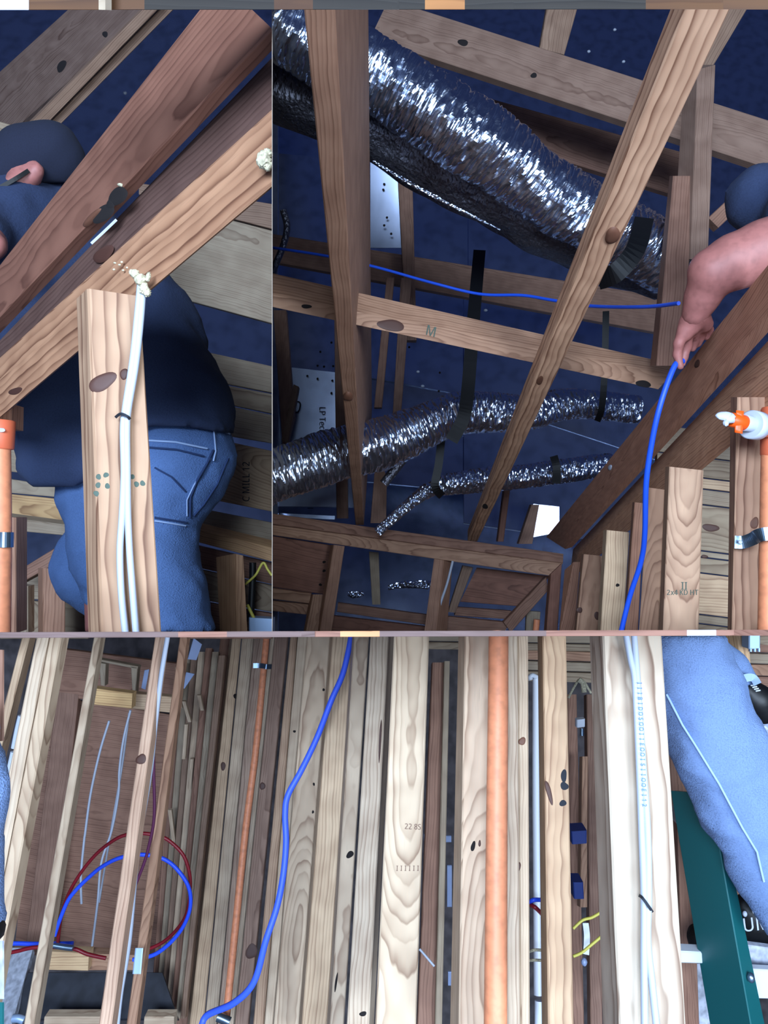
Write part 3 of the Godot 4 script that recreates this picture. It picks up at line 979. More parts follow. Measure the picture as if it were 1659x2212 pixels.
func right_wall() -> void:
	var o: MeshInstance3D
	# the two long plates running to the corner
	o = beam("top_plate", "long brown beam from the right edge down to the far corner, under the hand", [[1740, 584, 1.22], [1221, 1186, 3.40]], [[1740, 470, 1.22], [1180, 1160, 3.40]], [[1740, 632, 1.24], [1236, 1182, 3.42]], wood(2, Color(0.86, 0.66, 0.58)))
	knot(o, 1506, 786, 6, 9, 0.3)
	knot(o, 1318, 1010, 4, 6, 0.3, M.white, 0.004)
	o = beam("top_plate", "second beam below the long brown beam, above the stud tops", [[1740, 706, 1.26], [1246, 1200, 3.42]], [[1740, 830, 1.26], [1240, 1246, 3.42]], [[1740, 648, 1.30], [1238, 1186, 3.45]], wood(0, Color(0.98, 0.80, 0.70)))
	# studs of the right wall, nearest first
	var s := [
		[[1593, 858], [1581, 1368], [1655, 858], [1638, 1368], [1578, 858], [1571, 1368], 1.42, wood(5, Color(0.86, 0.72, 0.64)), "near stud behind the orange pipe at the right edge"],
		[[1446, 1008], [1432, 1368], [1520, 1016], [1509, 1368], [1437, 1008], [1422, 1368], 1.74, wood(1, Color(0.90, 0.78, 0.70)), "wide blotchy stud with green stamps, second of the right wall"],
		[[1400, 1053], [1380, 1368], [1436, 1058], [1422, 1368], [1400, 1053], [1380, 1368], 1.96, M.brown_f, "third stud of the right wall, just right of the hanging blue cable"],
		[[1371, 1085], [1350, 1368], [1392, 1087], [1378, 1368], [1366, 1085], [1345, 1368], 2.14, M.red_s, "narrow stud directly behind the hanging blue cable"],
		[[1311, 1145], [1297, 1368], [1360, 1150], [1346, 1368], [1303, 1145], [1290, 1368], 2.42, M.tan, "stud with a small knot left of the hanging blue cable"],
		[[1261, 1197], [1244, 1368], [1302, 1201], [1291, 1368], [1256, 1197], [1240, 1368], 2.78, M.brown_f, "stud with a forked grain near the far corner"],
		[[1239, 1214], [1209, 1368], [1254, 1214], [1241, 1368], [1219, 1232], [1207, 1368], 3.12, M.red_s, "narrow stud nearest the far corner on the right wall"],
		[[1190, 1240], [1180, 1368], [1214, 1217], [1204, 1368], [1184, 1242], [1174, 1368], 3.36, M.red, "dark red corner stud under the end of the double plate"],
	]
	for k in s:
		var z: float = k[6]
		o = T("stud", P(k[0][0], k[0][1], z), P(k[1][0], k[1][1], z), P(k[2][0], k[2][1], z), P(k[3][0], k[3][1], z), [P(k[4][0], k[4][1], z + 0.06), P(k[5][0], k[5][1], z + 0.06)], k[7])
		tag(o, k[8], "stud", "")
		if z < 1.5:
			knot(o, 1630, 1130, 9, 14, 0.1, M.knot_pale)
		elif z < 1.8:
			lettering(o, "II", 1478, 1266, z, 16, 0.0, M.ink_green)
			lettering(o, "2x4 KD HT", 1474, 1280, z, 11, 0.0, M.ink_green)
		elif z > 2.3 and z < 2.5:
			knot(o, 1334, 1264, 4, 4, 0.0, M.hole)
		elif z > 2.7 and z < 2.8:
			knot(o, 1252, 1318, 6, 7, 0.0)
			knot(o, 1289, 1330, 5, 10, 0.0)
	# horizontal cladding seen between the studs
	var wall := holder("wall_right", P(1550, 1200, 2.2))
	struct(wall, "horizontal cladding boards seen between the right studs")
	var ys := [930, 990, 1034, 1058, 1092, 1192, 1206, 1240, 1330, 1350, 1380]
	for i in ys.size() - 1:
		var a: float = ys[i] + 1.5
		var b: float = ys[i + 1] - 1.5
		var p := slab(wall, "plank", [1420, a - 14, 1680, a + 18, 1680, b + 18, 1420, b - 14], 2.25, 0.02, [M.grey, M.grey_f, M.tan, M.grey, M.grey_f][i % 5])
		if i == 4:
			knot(p, 1535, 1140, 18, 9, 0.15)
		if i == 6:
			knot(p, 1522, 1202, 7, 4, 0.1)
	# orange sprinkler pipe with its test plug
	var pipe := holder("sprinkler_pipe", P(1652, 1365, 1.36))
	tag(pipe, "orange plastic pipe with a tee and test valve at the right edge", "pipe")
	cable("riser", [[1668, 950, 1.36], [1664, 1150, 1.36], [1660, 1368, 1.36]], 0.0185, M.orange, pipe, 24)
	var mb := Mb.new()
	round_bar(mb, P(1672, 985, 1.36), P(1674, 880, 1.36), 0.0235, 0.0235)
	round_bar(mb, P(1680, 925, 1.345), P(1632, 922, 1.325), 0.0175, 0.0175)
	commit(mb, "tee", M.orange_cap, pipe)
	mb = Mb.new()
	round_bar(mb, P(1638, 920, 1.325), P(1621, 917, 1.312), 0.0255, 0.0255, 40)
	round_bar(mb, P(1626, 917, 1.314), P(1604, 912, 1.300), 0.014, 0.015)
	commit(mb, "ring_nut", M.white, pipe)
	mb = Mb.new()
	round_bar(mb, P(1608, 914, 1.30), P(1578, 906, 1.29), 0.0135, 0.0125)
	timber(mb, P(1590, 886, 1.285), P(1586, 934, 1.285), P(1607, 888, 1.285), P(1604, 937, 1.285), P(1590, 886, 1.305), P(1586, 934, 1.305), 0, 0, 0.002)
	commit(mb, "valve_body", M.valve_orange, pipe)
	mb = Mb.new()
	round_bar(mb, P(1582, 903, 1.28), P(1566, 908, 1.28), 0.009, 0.006)
	lump(mb, P(1567, 899, 1.28), Vector3(0.017, 0.0085, 0.006), 0.1, 5, 14)
	lump(mb, P(1568, 914, 1.275), Vector3(0.005, 0.006, 0.004), 0.3, 8, 8)
	commit(mb, "lever", M.white, pipe)
	o = ribbon("strap", [[1587, 1171, 1.40], [1606, 1171, 1.395], [1626, 1164, 1.375], [1640, 1156, 1.335], [1664, 1153, 1.325], [1690, 1156, 1.335]], 0.024, 0.002, M.steel, pipe)
	mb = Mb.new()
	lump(mb, P(1599, 1171, 1.39), Vector3(0.004, 0.004, 0.003), 0.05, 3, 8)
	commit(mb, "screw", M.white, pipe)
	# blue wire: across the bay to the hand, and hanging from the hand
	tag(cable("wire", [[588.9, 535, 2.6], [705, 553, 2.55], [812, 577, 2.5], [930, 610, 2.45], [1035, 635, 2.4], [1127, 638, 2.3], [1190, 648, 2.2], [1275, 661, 2.05], [1390, 663, 1.85], [1466, 655, 1.7]], 0.0048, M.blue), "thin bright blue wire strung level across the upper right bay", "wire")
	tag(cable("wire", [[1475, 780, 1.57], [1457, 791, 1.56], [1430, 862, 1.56], [1411, 940, 1.58], [1396, 1040, 1.62], [1393, 1150, 1.68], [1385, 1212, 1.72], [1360, 1290, 1.76], [1341, 1368, 1.78]], 0.0062, M.blue), "blue cable hanging from the hand in front of the right studs", "wire")


func upper_left() -> void:
	var o: MeshInstance3D
	# far dim timbers in the void
	beam("plank", "broad dark plank at the upper left corner of the void", [[-40, 190, 2.6], [180, -10, 2.2]], [[-40, 340, 2.6], [330, 12, 2.2]], 0.04, wood(2, Color(0.56, 0.49, 0.48)), "", "plank")
	knot(get_child(get_child_count() - 1), 133, 143, 8, 16, 0.6, M.hole)
	knot(get_child(get_child_count() - 1), 227, 74, 6, 7, 0.3, M.hole)
	beam("rafter", "left half of the thin dim rafter pair above the cap", [[92, 278, 2.0], [352, 10, 1.8]], [[50, 282, 2.0], [330, 0, 1.8]], 0.04, M.dim)
	beam("rafter", "right half of the thin dim rafter pair above the cap", [[94, 280, 2.02], [356, 10, 1.82]], [[124, 276, 2.02], [384, 12, 1.82]], 0.04, M.dim)
	beam("plank", "short grey plank end at the left edge behind the cap", [[-40, 250, 2.2], [60, 280, 2.2]], [[-40, 345, 2.2], [60, 372, 2.2]], 0.04, M.grey, "", "plank")
	for p in [[17, 183], [43, 187], [270, 201]]:
		var mb := Mb.new()
		lump(mb, P(p[0], p[1], 2.7), Vector3(0.007, 0.006, 0.006), 0.3, int(p[0]), 6)  # white lump standing in for daylight through a small hole
		tag(commit(mb, "light_speck", M.white), {17: "leftmost", 43: "middle", 270: "rightmost"}[p[0]] + " tiny painted speck of daylight through a hole at the upper left", "nail", "painted specks of daylight in the void")
	# cladding boards at the right of the bay
	var wall := holder("wall_left", P(450, 900, 2.3))
	struct(wall, "weathered horizontal cladding boards behind the leaning worker")
	var q := [
		[300, 395, 587, 440, 587, 494, 300, 420, M.dim], [300, 424, 587, 498, 587, 698, 300, 620, M.grey],
		[400, 750, 587, 791, 587, 848, 400, 812, M.grey], [400, 815, 587, 851, 587, 893, 400, 854, M.grey_f], [400, 857, 587, 896, 587, 957, 400, 926, M.grey],
		[400, 934, 587, 974, 587, 1105, 400, 1068, wood(1, Color(0.84, 0.76, 0.66))], [400, 1092, 587, 1129, 587, 1180, 400, 1132, M.grey],
		[400, 1172, 587, 1216, 587, 1262, 400, 1220, M.brown], [400, 1223, 587, 1265, 587, 1322, 400, 1290, M.grey_f], [400, 1293, 587, 1326, 587, 1380, 400, 1380, M.brown],
		[-30, 870, 190, 920, 190, 1040, -30, 1012, M.grey], [-30, 1026, 190, 1062, 190, 1080, -30, 1060, M.grey], [-30, 1062, 190, 1084, 190, 1128, -30, 1112, wood(2, Color(0.92, 0.80, 0.62))],
		[-30, 1230, 190, 1250, 190, 1300, -30, 1290, M.grey], [-30, 1294, 190, 1304, 190, 1380, -30, 1380, M.grey_f],
	]
	for k in q:
		var p := slab(wall, "plank", k.slice(0, 8), 2.3, 0.022, k[8])
		if k[1] == 934:
			lettering(p, "C MILL 12", 532, 1040, 2.3, 15, -PI / 2, M.ink)
	beam("plate", "level pale plate at the right behind the jeans, with a dark line below", [[405, 1136, 2.2], [587, 1184, 2.2]], [[405, 1166, 2.2], [587, 1214, 2.2]], [[405, 1122, 2.24], [587, 1166, 2.24]], wood(0, Color(0.90, 0.76, 0.60)))
	beam("plate", "level pale plate at the left behind the pipe", [[24, 1119, 2.2], [190, 1140, 2.2]], [[24, 1146, 2.2], [190, 1162, 2.2]], [[24, 1108, 2.24], [190, 1130, 2.24]], M.grey)
	beam("brace", "dark brace slanting up behind the bent knee", [[34, 1236, 2.15], [160, 1158, 2.15]], [[36, 1264, 2.15], [160, 1196, 2.15]], 0.05, M.brown)
	beam("stud", "brown stud with pale edge at the right under the plate", [[508, 1196, 1.95], [512, 1368, 1.95]], [[527, 1201, 1.95], [536, 1368, 1.95]], [[466, 1204, 2.0], [474, 1368, 2.0]], wood(0, Color(0.80, 0.66, 0.54)))
	beam("stud", "short pale stud beside the lower left pipe", [[36, 1264, 2.0], [36, 1368, 2.0]], [[60, 1266, 2.0], [60, 1368, 2.0]], 0.04, M.grey)
	beam("stud", "short brown stud left of the bent knee", [[92, 1227, 2.0], [93, 1368, 2.0]], [[142, 1230, 2.0], [141, 1368, 2.0]], [[82, 1227, 2.05], [82, 1368, 2.05]], M.brown_s)
	beam("stud", "thin stud sliver right behind the lower left orange pipe", [[23, 1117, 1.5], [22, 1368, 1.5]], [[34, 1118, 1.5], [34, 1368, 1.5]], 0.05, M.brown_s)
	beam("stud", "stub of brown stud above the cap of the lower left pipe", [[-30, 866, 1.36], [-30, 925, 1.36]], [[24, 872, 1.36], [23, 925, 1.36]], 0.05, M.red_s)
	# the two great diagonal plates
	o = beam("top_plate", "upper of two great diagonal beams, reddish with a dark resin gouge", [[-30, 716, 1.36], [588, 62, 0.76]], [[-30, 610, 1.36], [478, -42, 0.80]], [[-30, 752, 1.43], [588, 112, 0.81]], M.red)
	for p in [[253, 424, 15, 26, 0.75], [222, 462, 14, 28, 0.8], [238, 442, 9, 12, 0.5]]:
		knot(o, p[0], p[1], p[2], p[3], p[4], M.hole)
	knot(o, 200, 470, 6, 26, 0.8, M.knot_pale, 0.004)
	knot(o, 261, 400, 4, 4, 0, M.foam, 0.004)
	o = beam("top_plate", "lower of two great diagonal beams, pale striped face above the post", [[-30, 800, 1.37], [587.2, 236, 0.79]], [[-30, 926, 1.37], [587.2, 402, 0.79]], [[-30, 812, 1.47], [587.2, 246, 0.87]], wood(5, Color(0.84, 0.67, 0.56)))
	knot(o, 33, 845, 15, 8, -0.3)
	knot(o, 222, 549, 24, 15, -0.6)
	beam("top_plate", "side face of the lower great diagonal beam, its shade painted as darker wood", [[-30, 801, 1.375], [587.2, 237, 0.795]], [[-30, 766, 1.40], [587.2, 124, 0.82]], [[-30, 805, 1.46], [587.2, 241, 0.86]], wood(2, Color(0.46, 0.36, 0.35)))  # shaded side of the lower beam, shade put into the wood colour
	tag(ribbon("shim", [[197, 526, 1.06], [225, 500, 1.04], [250, 476, 1.02]], 0.0035, 0.002, M.pvc), "thin white shim wedged between the two diagonal beams", "shim")
	# post with twin cable
	o = beam("post", "pale post in front of the worker, with knot and twin white cable", [[189, 623, 0.965], [220, 1368, 0.93]], [[303, 640, 0.965], [350, 1368, 0.93]], [[164, 647, 1.0], [190, 1368, 0.97]], wood(5, Color(0.84, 0.72, 0.63)))
	knot(o, 222, 825, 31, 19, -0.45)
	knot(o, 268, 808, 10, 12, 0.1)
	for p in [[213, 1030], [229, 1026], [212, 1048], [232, 1050], [285, 1030], [295, 1046], [308, 1044], [208, 1066]]:
		knot(o, p[0], p[1], 6, 6, 0.2, M.ink_green, 0.0003)
	var tc := holder("twin_cable", P(285, 1365, 0.92))
	tag(tc, "twin white cable stapled down the pale post", "cable")
	cable("strand", [[303, 616, 0.945], [297, 680, 0.945], [287, 775, 0.943], [271, 880, 0.94], [266, 930, 0.938], [268, 1020, 0.934], [264, 1110, 0.93], [259, 1190, 0.926], [262, 1280, 0.92], [271, 1368, 0.915]], 0.0042, M.sheath, tc)
	cable("strand", [[309, 620, 0.945], [304, 690, 0.945], [293, 790, 0.943], [277, 885, 0.94], [274, 930, 0.938], [275, 1020, 0.934], [276, 1102, 0.93], [280, 1190, 0.926], [286, 1270, 0.92], [294, 1368, 0.915]], 0.0042, M.sheath, tc)
	ribbon("staple", [[249, 902, 0.94], [261, 894, 0.928], [276, 900, 0.928], [281, 906, 0.936]], 0.0035, 0.001, M.ink, tc)
	var mb := Mb.new()
	for p in [[292, 592, 10, 9, 3], [304, 604, 12, 12, 4], [311, 622, 9, 14, 5], [318, 632, 8, 9, 6], [285, 588, 6, 6, 7], [320, 598, 5, 11, 8]]:
		lump(mb, P(p[0], p[1], 0.94), Vector3(p[2], p[3], p[2]) * 0.94 / F, 0.5, p[4], 14)
	tag(commit(mb, "spray_foam", M.foam), "cream spray foam around the cable at the top of the post", "foam")
	mb = Mb.new()
	for p in [[572, 345, 16, 20, 3], [582, 356, 8, 16, 4], [580, 332, 10, 10, 5]]:
		lump(mb, P(p[0] - 2, p[1], 0.78), Vector3(p[2], p[3], p[2]) * 0.78 / F, 0.4, p[4], 14)
	tag(commit(mb, "spray_foam", M.foam), "cream spray foam lump at the right end of the lower diagonal beam", "foam")
	mb = Mb.new()
	for p in [[248, 568], [258, 572], [246, 582], [266, 584], [275, 578], [263, 566]]:
		lump(mb, P(p[0], p[1], 1.005), Vector3(3.2, 2.2, 2) / F, 0.5, int(p[0]), 6)
	var crumbs := commit(mb, "foam_crumbs", M.foam)
	tag(crumbs, "scattered cream foam crumbs on the beam beside the spray foam", "foam")
	crumbs.set_meta("kind", "stuff")
	# pipe at the left edge
	var pipe := holder("sprinkler_pipe", P(5, 1365, 1.33))
	tag(pipe, "orange plastic pipe with a coupling at the upper left edge", "pipe")
	cable("riser", [[-2, 960, 1.33], [0, 1150, 1.33], [-2, 1368, 1.33]], 0.0195, M.orange, pipe, 24)
	mb = Mb.new()
	round_bar(mb, P(2, 908, 1.33), P(0, 970, 1.33), 0.0245, 0.0235)
	commit(mb, "coupling", M.orange_cap, pipe)
	ribbon("strap", [[-30, 1165, 1.33], [0, 1166, 1.305], [26, 1166, 1.32], [30, 1166, 1.36]], 0.027, 0.002, M.steel, pipe)
	mb = Mb.new()
	lump(mb, P(3, 929, 1.307), Vector3(0.007, 0.004, 0.001), 0.1, 2, 8)
	commit(mb, "label", M.white, pipe)
	# services at the lower right of the bay
	tag(cable("cable", [[546, 1215, 2.1], [545, 1270, 2.1], [541, 1340, 2.1]], 0.010, M.black), "short thick black cable rising from the pale outlet box", "cable")
	tag(cable("wire", [[530, 1262, 2.08], [552, 1242, 2.08], [568, 1216, 2.08], [578, 1230, 2.08], [587, 1243, 2.08]], 0.0035, M.yellow), "yellow wire draped over the black cable in a peak", "wire")
	tag(cable("wire", [[534, 1306, 2.06], [540, 1318, 2.06], [549, 1336, 2.06]], 0.0045, M.yellow), "short yellow wire end entering the pale outlet box", "wire")
	beam("outlet_box", "pale metal outlet box at the bottom edge beside the brown stud", [[537, 1334, 2.05], [537, 1368, 2.05]], [[589.5, 1337, 2.05], [589.5, 1368, 2.05]], 0.04, M.box_pale, "", "box")


func person_at_beam() -> void:
	# the worker seen from behind: bare body (neck, ear, arm), clothes over it
	var skin_bones := bones([
		[[62, 345, 1.64, 44], [105, 345, 1.64, 44]],
		[[48, 378, 1.58, 34], [70, 440, 1.66, 44]],
		[[70, 440, 1.66, 50], [170, 700, 1.72, 90], [270, 930, 1.72, 100], [300, 980, 1.7, 95]],
		[[60, 470, 1.6, 40], [-60, 520, 1.45, 34], [-25, 525, 1.40, 30], [-16, 528, 1.36, 30]],
		[[350, 1000, 1.68, 80], [318, 1190, 1.62, 80], [345, 1400, 1.62, 78]],
		[[225, 1010, 1.70, 76], [262, 1200, 1.70, 78], [262, 1380, 1.72, 72]],
		[[74, 358, 1.555, 5], [80, 366, 1.553, 7], [76, 378, 1.553, 5]], [[70, 384, 1.57, 10], [30, 402, 1.55, 12], [-20, 428, 1.54, 14]],
		[[40, 375, 1.63, 30], [-10, 400, 1.62, 28]],
	])
	var mb := Mb.new()
	body(mb, skin_bones, 0.03, 0.011, above_deck)
	var man := commit(mb, "person", M.skin)
	tag(man, "person in dark cap, navy shirt and blue jeans, seen from behind leaning over the beam", "person")
	# cap with bill
	mb = Mb.new()
	var cap_bones := bones([[[58, 335, 1.60, 60], [112, 334, 1.61, 60], [132, 352, 1.62, 48]], [[50, 345, 1.59, 52], [-10, 378, 1.58, 46]]])
	body(mb, cap_bones, 0.03, 0.009, func(q: Vector3) -> float:
		var p := to_px(q)
		return maxf((p.y - (397.0 - 0.02 * p.x)) * 1.6 / F, (p.y - lerpf(408.0, 362.0, clampf(p.x / 60.0, 0, 1)) if p.x < 62 else -99.0) * 1.6 / F))
	commit(mb, "cap", M.cap, man)
	ribbon("cap_bill", [[62, 368, 1.535], [30, 388, 1.52], [-20, 416, 1.51]], 0.008, 0.03, M.black, man)
	# shirt
	mb = Mb.new()
	var shirt_bones := bones([
		[[60, 470, 1.64, 72], [140, 640, 1.70, 112], [230, 800, 1.72, 128], [300, 900, 1.68, 128], [300, 990, 1.66, 122]],
		[[150, 470, 1.70, 80], [300, 690, 1.74, 104], [378, 880, 1.67, 114], [386, 965, 1.63, 117]],
		[[20, 480, 1.60, 82], [112, 740, 1.68, 98], [145, 900, 1.66, 104], [146, 1010, 1.64, 102]],
		[[30, 455, 1.6, 66], [-50, 500, 1.48, 50], [-40, 510, 1.46, 46]],
		[[405, 700, 1.76, 26], [420, 745, 1.76, 20]],
	])
	body(mb, shirt_bones, 0.05, 0.013, func(q: Vector3) -> float:
		var p := to_px(q)
		var hem := lerpf(1052.0, 921.0, smoothstep(150.0, 330.0, p.x)) + maxf(0.0, p.x - 400.0) * 0.16 - maxf(0.0, 70.0 - p.x) * 0.9
		return (p.y - hem) * 1.7 / F, 0.007, 0.10)
	commit(mb, "shirt", M.shirt, man)
	# jeans
	mb = Mb.new()
	var jean_bones := bones([
		[[300, 930, 1.70, 108], [310, 1000, 1.70, 118]],
		[[384, 940, 1.72, 104], [387, 985, 1.67, 115], [370, 1025, 1.66, 112]], [[370, 1025, 1.66, 108], [318, 1140, 1.63, 101], [322, 1220, 1.62, 105], [336, 1290, 1.60, 104], [368, 1400, 1.60, 104]],
		[[212, 960, 1.71, 96], [232, 1060, 1.70, 100], [262, 1190, 1.70, 103], [280, 1260, 1.72, 98]],
	])
	body(mb, jean_bones, 0.022, 0.011, func(q: Vector3) -> float: return maxf(above_deck(q), (902.0 - to_px(q).y) * 1.6 / F), 0.006, 0.07)
	var jeans := commit(mb, "jeans", M.denim, man)
	mb = Mb.new()
	body(mb, bones([[[260, 1150, 1.86, 90], [216, 1225, 1.86, 94], [250, 1260, 1.88, 80], [300, 1330, 2.0, 62]]]), 0.03, 0.012, above_deck, 0.006, 0.07)
	commit(mb, "jeans_leg", M.denim, man)
	for s in [
		[[[316, 951], [380, 955], [461, 972]], M.seam, 0.0024], [[[316, 966], [380, 971], [452, 988]], M.seam_dark, 0.0022],
		[[[461, 972], [448, 1000], [425, 1040], [412, 1073], [410, 1128]], M.seam_dark, 0.0026], [[[455, 990], [440, 1014], [418, 1050], [404, 1080], [404, 1122]], M.seam, 0.0016],
		[[[334, 1118], [372, 1124], [409, 1130]], M.seam_dark, 0.0024], [[[334, 1125], [372, 1131], [407, 1137]], M.seam, 0.002],
		[[[462, 928], [466, 975], [460, 1000]], M.seam, 0.002], [[[462, 929], [484, 932], [499, 938]], M.seam, 0.002],
		[[[493, 990], [484, 1010], [470, 1045], [440, 1090], [414, 1120]], M.seam_dark, 0.0024],
		[[[334, 1010], [370, 1030], [406, 1068]], M.seam_dark, 0.002], [[[128, 1045], [150, 1015], [174, 992]], M.seam, 0.0026]]:
		var path := on_body(jean_bones, 0.022, s[0], 6, 0.004)
		if path.size() > 2:
			mb = Mb.new()
			tube_mesh(mb, path, s[2], 6)
			commit(mb, "stitching", s[1], jeans)


func reaching_arm() -> void:
	# a second worker outside the right edge: only the arm and hand come into view
	var mb := Mb.new()
	var arm := bones([
		[[1790, 500, 1.42, 78], [1648, 545, 1.45, 66], [1585, 566, 1.46, 58], [1538, 586, 1.47, 50]],
		[[1545, 590, 1.47, 47], [1518, 640, 1.50, 36], [1503, 676, 1.52, 29]],
		[[1790, 500, 1.42, 90], [1900, 560, 1.5, 120], [1960, 800, 1.6, 170]],
	])
	body(mb, arm, 0.012, 0.008)
	var hand := bones([
		[[1505, 668, 1.52, 27], [1490, 702, 1.54, 23], [1480, 720, 1.545, 17]],
		[[1508, 680, 1.52, 24], [1522, 700, 1.55, 18]],
		[[1478, 714, 1.54, 14], [1466, 742, 1.55, 10.5], [1463, 766, 1.56, 9], [1470, 792, 1.56, 7]],
		[[1486, 716, 1.55, 13], [1484, 748, 1.575, 10], [1477, 772, 1.58, 8.5], [1474, 786, 1.575, 7]],
		[[1502, 712, 1.555, 12], [1500, 736, 1.59, 9.5], [1496, 752, 1.60, 8]],
		[[1514, 706, 1.56, 12], [1514, 726, 1.59, 9], [1508, 742, 1.60, 8]],
		[[1524, 700, 1.56, 11], [1532, 712, 1.59, 8.5], [1526, 728, 1.60, 7]],
	])
	body(mb, hand, 0.006, 0.0032)
	var person := commit(mb, "person", M.skin)
	tag(person, "person mostly outside the right edge, bare arm reaching down and fingers on the beam", "person")
	mb = Mb.new()
	body(mb, bones([[[1760, 470, 1.50, 105], [1800, 470, 1.5, 110], [1920, 560, 1.55, 170], [1990, 820, 1.7, 210]], [[1640, 430, 1.62, 70], [1760, 440, 1.58, 100]]]), 0.03, 0.014, null, 0.006, 0.08)
	commit(mb, "shirt", M.shirt, person)


func above_deck(q: Vector3) -> float:
	var p := to_px(q)
	return (p.y - (1366.0 - p.x * 0.0025)) / F


func below_deck(q: Vector3) -> float:
	var p := to_px(q)
	return (1376.5 - p.x * 0.0025 - p.y) / F


func jeans_leg(called: String, label: String, chains: Array, mat: Material, parent: Node = null) -> MeshInstance3D:
	var mb := Mb.new()
	body(mb, bones(chains), 0.03, 0.011, null, 0.006, 0.06)
	var o := commit(mb, called, mat, parent)
	if parent == null:
		tag(o, label, "person")
	return o


func lower_left() -> void:
	# narrow view past the left edge: a second pair of jeans, a shoe and the green ladder
	var leg := jeans_leg("person", "sliver of a person in blue jeans at the far left edge of the lower bay", [[[-68, 1570, 1.0, 60], [-65, 1700, 1.0, 68], [-67, 1990, 1.0, 70]]], M.denim_lit)
	var mb := Mb.new()
	lump(mb, P(-40, 2008, 1.0), Vector3(0.030, 0.024, 0.03), 0.1, 3, 12)
	commit(mb, "shoe", M.black, leg)
	beam("ladder_rail", "sliver of green ladder rail in the lower left corner", [[-60, 2164, 0.99], [-60, 2260, 0.99]], [[9, 2165, 0.99], [9, 2260, 0.99]], [[-60, 2164, 1.0], [-60, 2260, 1.0]], M.green, "", "ladder")
	beam("step", "pale tread sliver above the green rail at the left edge", [[-60, 2032, 1.0], [-60, 2158, 1.0]], [[9, 2032, 1.0], [9, 2158, 1.0]], [[-60, 2032, 1.01], [-60, 2158, 1.01]], M.concrete, "", "step")
	beam("plank", "grey-brown plank sliver at the upper left edge of the lower bay", [[-60, 1400, 1.1], [-60, 1610, 1.1]], [[9, 1404, 1.1], [9, 1600, 1.1]], [[-60, 1400, 1.12], [-60, 1610, 1.12]], M.brown, "", "plank")

	# partition studs on the left
	var o := stud("leftmost leaning stud of the lower bay, greyish", [47, -171], [64, -150], 1.75, M.tan, [78, -130])
	tag(cable("cord", [[44, 1546, 1.85], [36, 1580, 1.85], [29, 1616, 1.85]], 0.006, M.white), "upper white plastic strip beside the leaning left studs", "strip", "white plastic strips")
	tag(cable("cord", [[28, 1624, 1.85], [20, 1660, 1.85], [12, 1700, 1.85]], 0.006, M.white), "lower white plastic strip beside the leaning left studs", "strip", "white plastic strips")
	o = stud("left half of the pale double stud on the left", [78, -94], [104, -54], 1.45, M.pale)
	o = stud("right half of the pale double stud on the left, with darker flame grain", [106, -52], [132, -24], 1.45, M.flame)
	o = stud("greyish slim stud third from the left", [202, 51], [217, 73], 2.0, M.tight)
	o = stud("slim reddish stud with a knot and a white cable along it", [334, 213], [356, 241], 1.62, wood(0, Color(0.93, 0.82, 0.76)))
	knot(o, 305, 1640, 11, 12, 0.3)
	o = stud("slim brown stud with a metal nail plate near its foot", [388, 273], [404, 294], 2.1, M.brown_f)
	beam("nail_plate", "small grey metal plate on the slim brown stud", [[292, 2048, 1.79], [286, 2104, 1.77]], [[309, 2048, 1.79], [304, 2104, 1.77]], 0.003, M.box_pale, "", "plate")
	beam("block", "pale block bridging the left studs near the top", [[201, 1487, 2.4], [286, 1498, 2.4]], [[197, 1522, 2.4], [284, 1531, 2.4]], 0.04, wood(2, Color(0.98, 0.86, 0.66)), "", "block")
	beam("block", "dim end of the upper bridging right beside the pale block", [[286, 1498, 2.5], [372, 1506, 2.5]], [[284, 1531, 2.5], [368, 1540, 2.5]], 0.04, M.tan, "", "block")
	beam("block", "pale block low between the left studs under the red pipe", [[96, 2056, 2.35], [192, 2060, 2.35]], [[92, 2096, 2.35], [190, 2098, 2.35]], 0.04, wood(2, Color(0.98, 0.88, 0.74)), "", "block")
	beam("block", "dimmer low block right beside the pale low block", [[192, 2061, 2.38], [296, 2064, 2.38]], [[190, 2097, 2.38], [292, 2097, 2.38]], 0.04, M.brown_f, "", "block")
	# the dark recess and what is in it
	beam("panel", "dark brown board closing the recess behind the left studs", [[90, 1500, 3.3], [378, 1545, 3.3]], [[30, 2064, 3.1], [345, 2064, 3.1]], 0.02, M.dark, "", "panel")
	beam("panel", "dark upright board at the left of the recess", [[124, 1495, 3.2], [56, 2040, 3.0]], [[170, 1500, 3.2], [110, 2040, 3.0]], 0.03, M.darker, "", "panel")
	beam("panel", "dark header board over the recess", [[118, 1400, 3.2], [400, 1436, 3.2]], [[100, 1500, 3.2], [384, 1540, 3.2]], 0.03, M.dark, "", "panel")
	beam("rail", "grey rail on top of the recess header", [[212, 1424, 2.9], [298, 1440, 2.9]], [[212, 1429, 2.9], [297, 1446, 2.9]], 0.04, M.grey)
	beam("post", "short pale post on the left of the recess header", [[214, 1432, 2.9], [217, 1480, 2.9]], [[228, 1434, 2.9], [226, 1482, 2.9]], 0.04, M.grey)
	beam("post", "short pale post on the right of the recess header", [[282, 1440, 2.9], [286, 1500, 2.9]], [[297, 1442, 2.9], [292, 1500, 2.9]], 0.04, M.grey)
	for k in [[[418, 1378], [405, 1424], [436, 1392], [424, 1426]], [[402, 1452], [394, 1484], [420, 1456], [398, 1488]], [[312, 1448], [305, 1486], [322, 1446], [314, 1490]]]:
		beam("foil_scrap", {418: "upper right", 402: "lower right", 312: "left"}[k[0][0]] + " pale torn scrap hanging under the deck near the recess", [[k[0][0], k[0][1], 2.8], [k[1][0], k[1][1], 2.8]], [[k[2][0], k[2][1], 2.8], [k[3][0], k[3][1], 2.8]], 0.004, M.panel, "pale scraps under the deck", "scrap")
